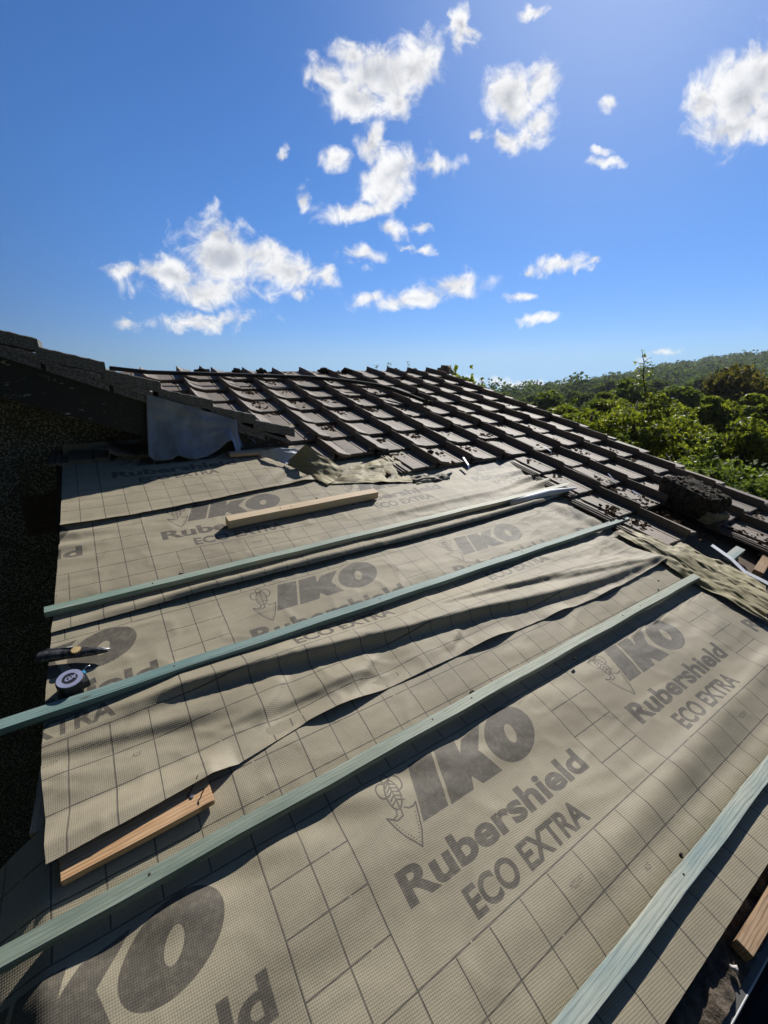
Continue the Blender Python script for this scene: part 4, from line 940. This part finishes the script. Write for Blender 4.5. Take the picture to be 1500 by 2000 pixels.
V, Fc = rock(.12, .035, .045, 8, .014, 14); obj('mortar_end', mesh('mortar_end', V, Fc, M_MORTAR, True), root, (.02, -.185, -.025))
parts = [lump((random.uniform(-.12, .12), random.uniform(-.18, .16), .110+random.uniform(-.008, .008)), random.uniform(.006, .018), .55, seed=900+k) for k in range(110)]
V, Fc = join(parts); M_LICH = simple('pale_moss_tufts', (.06, .052, .04), .95, 0, .6, 70, .9, .005, spec=.1, col2=(.22, .19, .15)); obj('moss_tufts', mesh('moss_tufts', V, Fc, M_LICH, True), root)

# small loose clumps and chips that can be told apart
cl_ = [(620, 977, .012, 'above the middle of the pine offcut', M_MOSSD), (352, 1122, .007, 'above the left part of the highest batten', M_MOSSD), (922, 1355, .010, 'above the middle treated batten', M_MOSSD), (1122, 1287, .007, 'in the shadow below the middle batten', M_MOSSD), (1286, 1135, .005, 'reddish, above the right end of the middle batten', M_MOSS), (1050, 1352, .0, 'left of the second large logo', M_MOSS), (758, 928, .016, 'on the crumpled scrap of membrane', M_MOSS), (1330, 1672, .006, 'against the lowest batten', M_MOSSD), (1205, 1015, .008, 'reddish, by the right end of the blue batten', M_MOSS), (840, 883, .020, 'square, on the first exposed tile row', M_MOSSD), (885, 905, .018, 'on the lowest tile left of the clips', M_MOSS), (722, 880, .018, 'on the tile above the crumpled scrap', M_MOSSD), (600, 848, .012, 'on the tile right of the gable', M_MOSS), (1418, 1915, .0, '', None)]
for i, (x, y, r, wh, mt) in enumerate(cl_):
    if not r: continue
    h = .065 if y < 910 and x > 590 else .022; a = at(x, y, h); V, Fc = join([lump((a[0], a[1], h+r*.3), r, .7, seed=60+i), lump((a[0]+r, a[1]+r*.3, h), r*.7, .6, seed=80+i)])
    tag(wobj('moss_clump', RWa(V), Fc, mt), 'small moss clump '+wh, 'moss clump', 'loose moss clumps')
a = at(1434, 1891, -.025); V, Fc = lump((a[0], a[1], -.025), .008, .6, seed=44); tag(wobj('pebble', RWa(V), Fc, simple('pale_stone', (.55, .52, .50), .6, 0, .15, 30, .3), True), 'pale pebble on the dirt beside the gutter', 'pebble')
M_GALV = simple('galvanised_clip', (.62, .63, .66), .4, .7, .15, 30, .1)
for (x0_, y0_, x1_, y1_, wh) in [(1188, 925, 1202, 940, 'standing on the right tile slope'), (905, 893, 915, 908, 'at the corner of the lowest left tile'), (1062, 872, 1076, 881, 'on the tile row above the stepped edge'), (1235, 958, 1250, 966, 'near the foot of the stepped edge')]:
    A = RW(*at(x0_, y0_, .075), .075); B = RW(*at(x1_, y1_, .06), .06); w = np.array([.010, .004, 0])
    V = [A-w, A+w, B+w, B-w, B+[0, -.01, -.03]+w, B+[0, -.01, -.03]-w]; V = V+[np.array(v)-np.array([0, .001, .002]) for v in V]
    Fc = [(0, 1, 2, 3), (3, 2, 4, 5), (6, 9, 8, 7), (9, 11, 10, 8), (0, 6, 7, 1), (5, 4, 10, 11), (0, 3, 9, 6), (3, 5, 11, 9), (1, 7, 8, 2), (2, 8, 10, 4)]
    tag(wobj('tile_clip', V, Fc, M_GALV), 'thin metal tile clip '+wh, 'clip', 'metal tile clips')
A = at(560, 834, .066); V, Fc = box(A[0]-.06, A[0]+.06, A[1]-.02, A[1]+.035, .062, .072); tag(wobj('tile_shard', RWa(V), Fc, M_MORTAR), 'pale flat shard on the tile right of the gable', 'shard')

# ------------------------------------------------------------------ gable of the house on the left
YG = 2.68; YW = 2.95
zr = lambda x: 1.315-.4066*x
gable = thing('gable_house', (-.6, 3.2, -3.3), 'neighbouring house gable with pebbledash wall and tiled verge in shade', 'house')
def pdash():
    m, t, b, o = newmat('pebbledash'); oc = t.node('ShaderNodeTexCoord').outputs['Object']
    vo = t.node('ShaderNodeTexVoronoi', feature='F1'); vo.inputs['Scale'].default_value = 85; t.link(oc, vo.inputs['Vector'])
    n = t.noise(oc, 7, 5); col = t.mix(t.smooth(vo.outputs['Distance'], .1, .6), (.58, .53, .44), (.09, .085, .075)); 
    rc = t.node('ShaderNodeSeparateColor'); t.link(vo.outputs['Color'], rc.inputs[0]); col = t.mix(t.math('MULTIPLY', rc.outputs[0], .65), col, (.06, .055, .05))
    col = t.mix(t.smooth(n, .45, .75, 0, .6), col, (.09, .075, .04)); t.link(col, b.inputs['Base Color']); b.inputs['Roughness'].default_value = .9
    bump(t, b, t.math('MULTIPLY', vo.outputs['Distance'], -1.0), 1.0, .01); return m
M_PD = pdash()
xl, xr = -6.0, 1.28
# wall: gable polygon facing the stripped roof, with thickness
P = [(xl, -3.3), (xr-.1, -3.3), (xr-.1, zr(xr-.1)-.14), (-2.2, zr(-2.2)-.14), (xl, zr(-2.2)-.14-(6-2.2)*.4066)]
V = [(x, YW, z) for x, z in P]+[(x, YW+.25, z) for x, z in P]; n = 5
Fc = [tuple(range(n)), tuple(range(n, 2*n))[::-1]]+[(i, n+i, n+(i+1) % n, (i+1) % n) for i in range(n)]; wobj('wall', V, Fc, M_PD, parent=gable)
def slab(x0, x1, y0, y1, a0, a1, dz0=0.0):
    """board following the roof slope: top at zr+a1, bottom at zr+a0"""
    V = []; 
    for x in (x0, x1):
        for y in (y0, y1):
            for a in (a0, a1): V.append((x, y, zr(x)+a+(dz0 if x == x0 else 0)))
    return V, [(0, 1, 3, 2), (4, 6, 7, 5), (0, 4, 5, 1), (2, 3, 7, 6), (0, 2, 6, 4), (1, 5, 7, 3)]
def paint():
    m, t, b, o = newmat('peeling_black_paint'); oc = t.node('ShaderNodeTexCoord').outputs['Object']
    k = t.smooth(t.noise(t.mapping(oc, rot=(0, .37, 0), scale=(1, 1, 3)), 14, 6, .7), .60, .65); t.link(t.mix(k, (.014, .014, .016), (.30, .29, .27)), b.inputs['Base Color']); b.inputs['Roughness'].default_value = .55; return m
M_PAINT = paint()
V, Fc = slab(-2.2, 1.10, YG+.03, YG+.055, -.335, -.085); wobj('bargeboard', V, Fc, M_PAINT, parent=gable)
V, Fc = slab(-2.2, 1.10, YG+.057, YW-.002, -.16, -.13); wobj('soffit', V, Fc, M_PAINT, parent=gable)
V, Fc = slab(-2.2, 1.16, YG+.005, YW+.3, -.082, -.060); wobj('undercloak', V, Fc, M_SLATE, parent=gable)
V, Fc = slab(-2.2, 1.22, YW+.1, 7.5, -.06, -.035); wobj('roof_slope', V, Fc, M_SLATE, parent=gable)
V, Fc = join([(lambda x0, x1: (slab(x0, x1, YG+.004, YG+.14, -.12, -.084)))(x, x+.27) for x in np.arange(-2.2, .9, .29)]); wobj('mortar_bedding', V, Fc, M_SLATE, parent=gable)
# air brick
ab = on_y(95, 1003, YW-.004); parts = []
for i in range(6):
    for jx in range(4): parts.append(box(ab[0]-.11+.055*jx, ab[0]-.11+.055*jx+.040, YW-.012, YW-.002, ab[2]-.115+.039*i, ab[2]-.115+.039*i+.026))
V, Fc = join(parts+[box(ab[0]-.12, ab[0]+.12, YW-.006, YW-.001, ab[2]-.12, ab[2]+.12)]); wobj('air_brick', V, Fc, simple('terracotta_dark', (.075, .045, .036), .8, 0, .2, 40), parent=gable)
# stepped verge tiles: five in view, each a thing
vx = [-1.34, -1.04, -.75, -.47, -.199, .080, .346, .632, .898, 1.17]
wh = ['out at the left', 'out at the left', 'next left', 'leftmost in view, brown topped', 'second from the left', 'third from the left', 'fourth from the left', 'fifth, above the lead sheet', 'lowest, touching the roof tiles']
for i in range(2, 9):
    x0_, x1_ = vx[i], vx[i+1]+.02; sl = -.30; zt = zr(vx[i+1])+.030
    if i == 8: zt = zr(vx[i+1])+.035
    z1 = zt; z0 = zt+(.26)*(x1_-x0_)
    n = 14; V = []; Fc = []
    for k in range(n+1):
        x = x0_+(x1_-x0_)*k/n; z = z0+(z1-z0)*k/n
        for (y, dz) in ((YG, -.066), (YG, -.004), (YG+.004, 0), (YG+.12, 0), (YG+.30, .0), (YG+.30, -.066)): V.append((x, y+.0015*math.sin(k*2.3+i), z+dz+.0018*math.sin(k*1.9+i*3)))
    for k in range(n):
        for q in range(6): Fc.append((6*k+q, 6*k+6+q, 6*k+6+(q+1) % 6, 6*k+(q+1) % 6))
    Fc += [tuple(range(6)), tuple(6*n+q for q in range(6))[::-1]]
    tag(wobj('verge_tile', V, Fc, M_SLATE), 'grey granular verge tile of the gable roof, '+wh[i], 'verge tile', 'stepped verge tiles of the gable')

# lead flashing hanging from the verge
lead = [(288, 780, 1.0), (460, 832, 1.0)]
topL = on_y(287, 776, YG-.01); topR = on_y(462, 826, YG-.01)
bot = [(286, 800), (290, 845), (298, 880), (316, 896), (332, 896), (345, 887), (362, 893), (380, 895), (402, 889), (425, 876), (440, 862), (450, 858), (456, 872), (458, 885), (461, 890)]
nx = 60; nz = 30; xs_ = np.linspace(0, 1, nx); B = np.array([on_y(x, y, YG-.01) for x, y in bot]); bs = (B[:, 0]-topL[0])/(topR[0]-topL[0])
V = []
for i, s in enumerate(xs_):
    x = topL[0]+(topR[0]-topL[0])*s; zt = topL[2]+(topR[2]-topL[2])*s+.02; zb = np.interp(s, bs[2:], B[2:, 2])
    for k in range(nz):
        t = k/(nz-1); z = zt+(zb-zt)*t; y = YG-.012-.05*t*t+.007*math.sin(s*6+t*3)*t+.010*float(fbm(np.array([s*5]), np.array([t*4]), 3)[0]); xx = x-.05*t*(1-s)*(1 if s < .15 else 0)
        V.append((xx, y, z))
V += [(x, y+.003, z) for x, y, z in V]; o_ = nx*nz
Fc = [(i*nz+j, i*nz+j+1, (i+1)*nz+j+1, (i+1)*nz+j) for i in range(nx-1) for j in range(nz-1)]; Fc += [tuple(o_+a for a in f[::-1]) for f in Fc[:]]
Fc += [(i*nz+nz-1, o_+i*nz+nz-1, o_+(i+1)*nz+nz-1, (i+1)*nz+nz-1) for i in range(nx-1)]+[(j, o_+j, o_+j+1, j+1) for j in range(nz-1)]+[((nx-1)*nz+j, (nx-1)*nz+j+1, o_+(nx-1)*nz+j+1, o_+(nx-1)*nz+j) for j in range(nz-1)]
tag(wobj('lead_flashing', V, Fc, M_LEAD, True), 'blue grey lead sheet hanging loose below the gable verge', 'flashing')
def wpatch(name, label, C, mat, cat, amp=.01, n=24, sd=1, th=.002):
    c = [np.array(x, float) for x in C]; V = []
    nr = np.cross(c[1]-c[0], c[3]-c[0]); nr /= np.linalg.norm(nr)
    for i in range(n):
        for k in range(n):
            s, t = i/(n-1), k/(n-1); p = (c[0]*(1-s)+c[1]*s)*(1-t)+(c[3]*(1-s)+c[2]*s)*t; V.append(p+nr*amp*float(fbm(np.array([s*4+sd]), np.array([t*4+sd]), 3)[0]))
    V = V+[v-nr*th for v in V]; o_ = n*n; Fc = [(i*n+j, (i+1)*n+j, (i+1)*n+j+1, i*n+j+1) for i in range(n-1) for j in range(n-1)]; Fc += [tuple(o_+a for a in f[::-1]) for f in Fc[:]]
    return tag(wobj(name, V, Fc, mat, True), label, cat)
wpatch('lead_scrap', 'folded bright lead scrap right of the hanging sheet', [on_y(459, 832, YG+.0), on_y(492, 838, YG+.12), on_y(478, 862, YG+.05), on_y(462, 886, YG-.02)], M_LEAD, 'flashing', .03, 20, 2)
wpatch('lead_scrap', 'small bent lead piece touching the first full tile', [on_y(496, 840, YG+.12), on_y(520, 862, YG+.14), on_y(498, 866, YG+.02), on_y(482, 852, YG+.0)], M_LEAD, 'flashing', .02, 16, 4)
wpatch('felt_upstand', 'grey strip of underlay curling off the wall left of the lead sheet', [on_y(150, 884, YW-.02), on_y(172, 866, YW-.02), on_y(292, 856, YW-.02), on_y(205, 882, YW-.12)], simple('grey_underlay', (.26, .28, .31), .7, 0, .15, 12, .3), 'underlay', .02, 24, 5)
V, Fc = box(-.10, 1.10, 2.87, 2.945, .70, .80); tag(wobj('abutment_board', V, Fc, M_DARKW), 'dark board at the foot of the gable wall behind the lead sheet', 'board')

# ------------------------------------------------------------------ summer haze over the valley
V, Fc = box(-620, 620, -620, 620, -64, 42)
hz = mesh('haze', V, Fc); ho = obj('haze', hz); tag(ho, 'thin summer haze over the valley', None, kind='stuff')
hm = bpy.data.materials.new('haze'); hm.use_nodes = True; ht = NT(hm.node_tree); ht.n.clear(); hout = ht.node('ShaderNodeOutputMaterial')
hv = ht.node('ShaderNodeVolumePrincipled'); hv.inputs['Color'].default_value = (.80, .88, 1.0, 1); hv.inputs['Density'].default_value = .00032; hv.inputs['Anisotropy'].default_value = .35
ht.link(hv.outputs[0], hout.inputs['Volume']); hz.materials.append(hm)
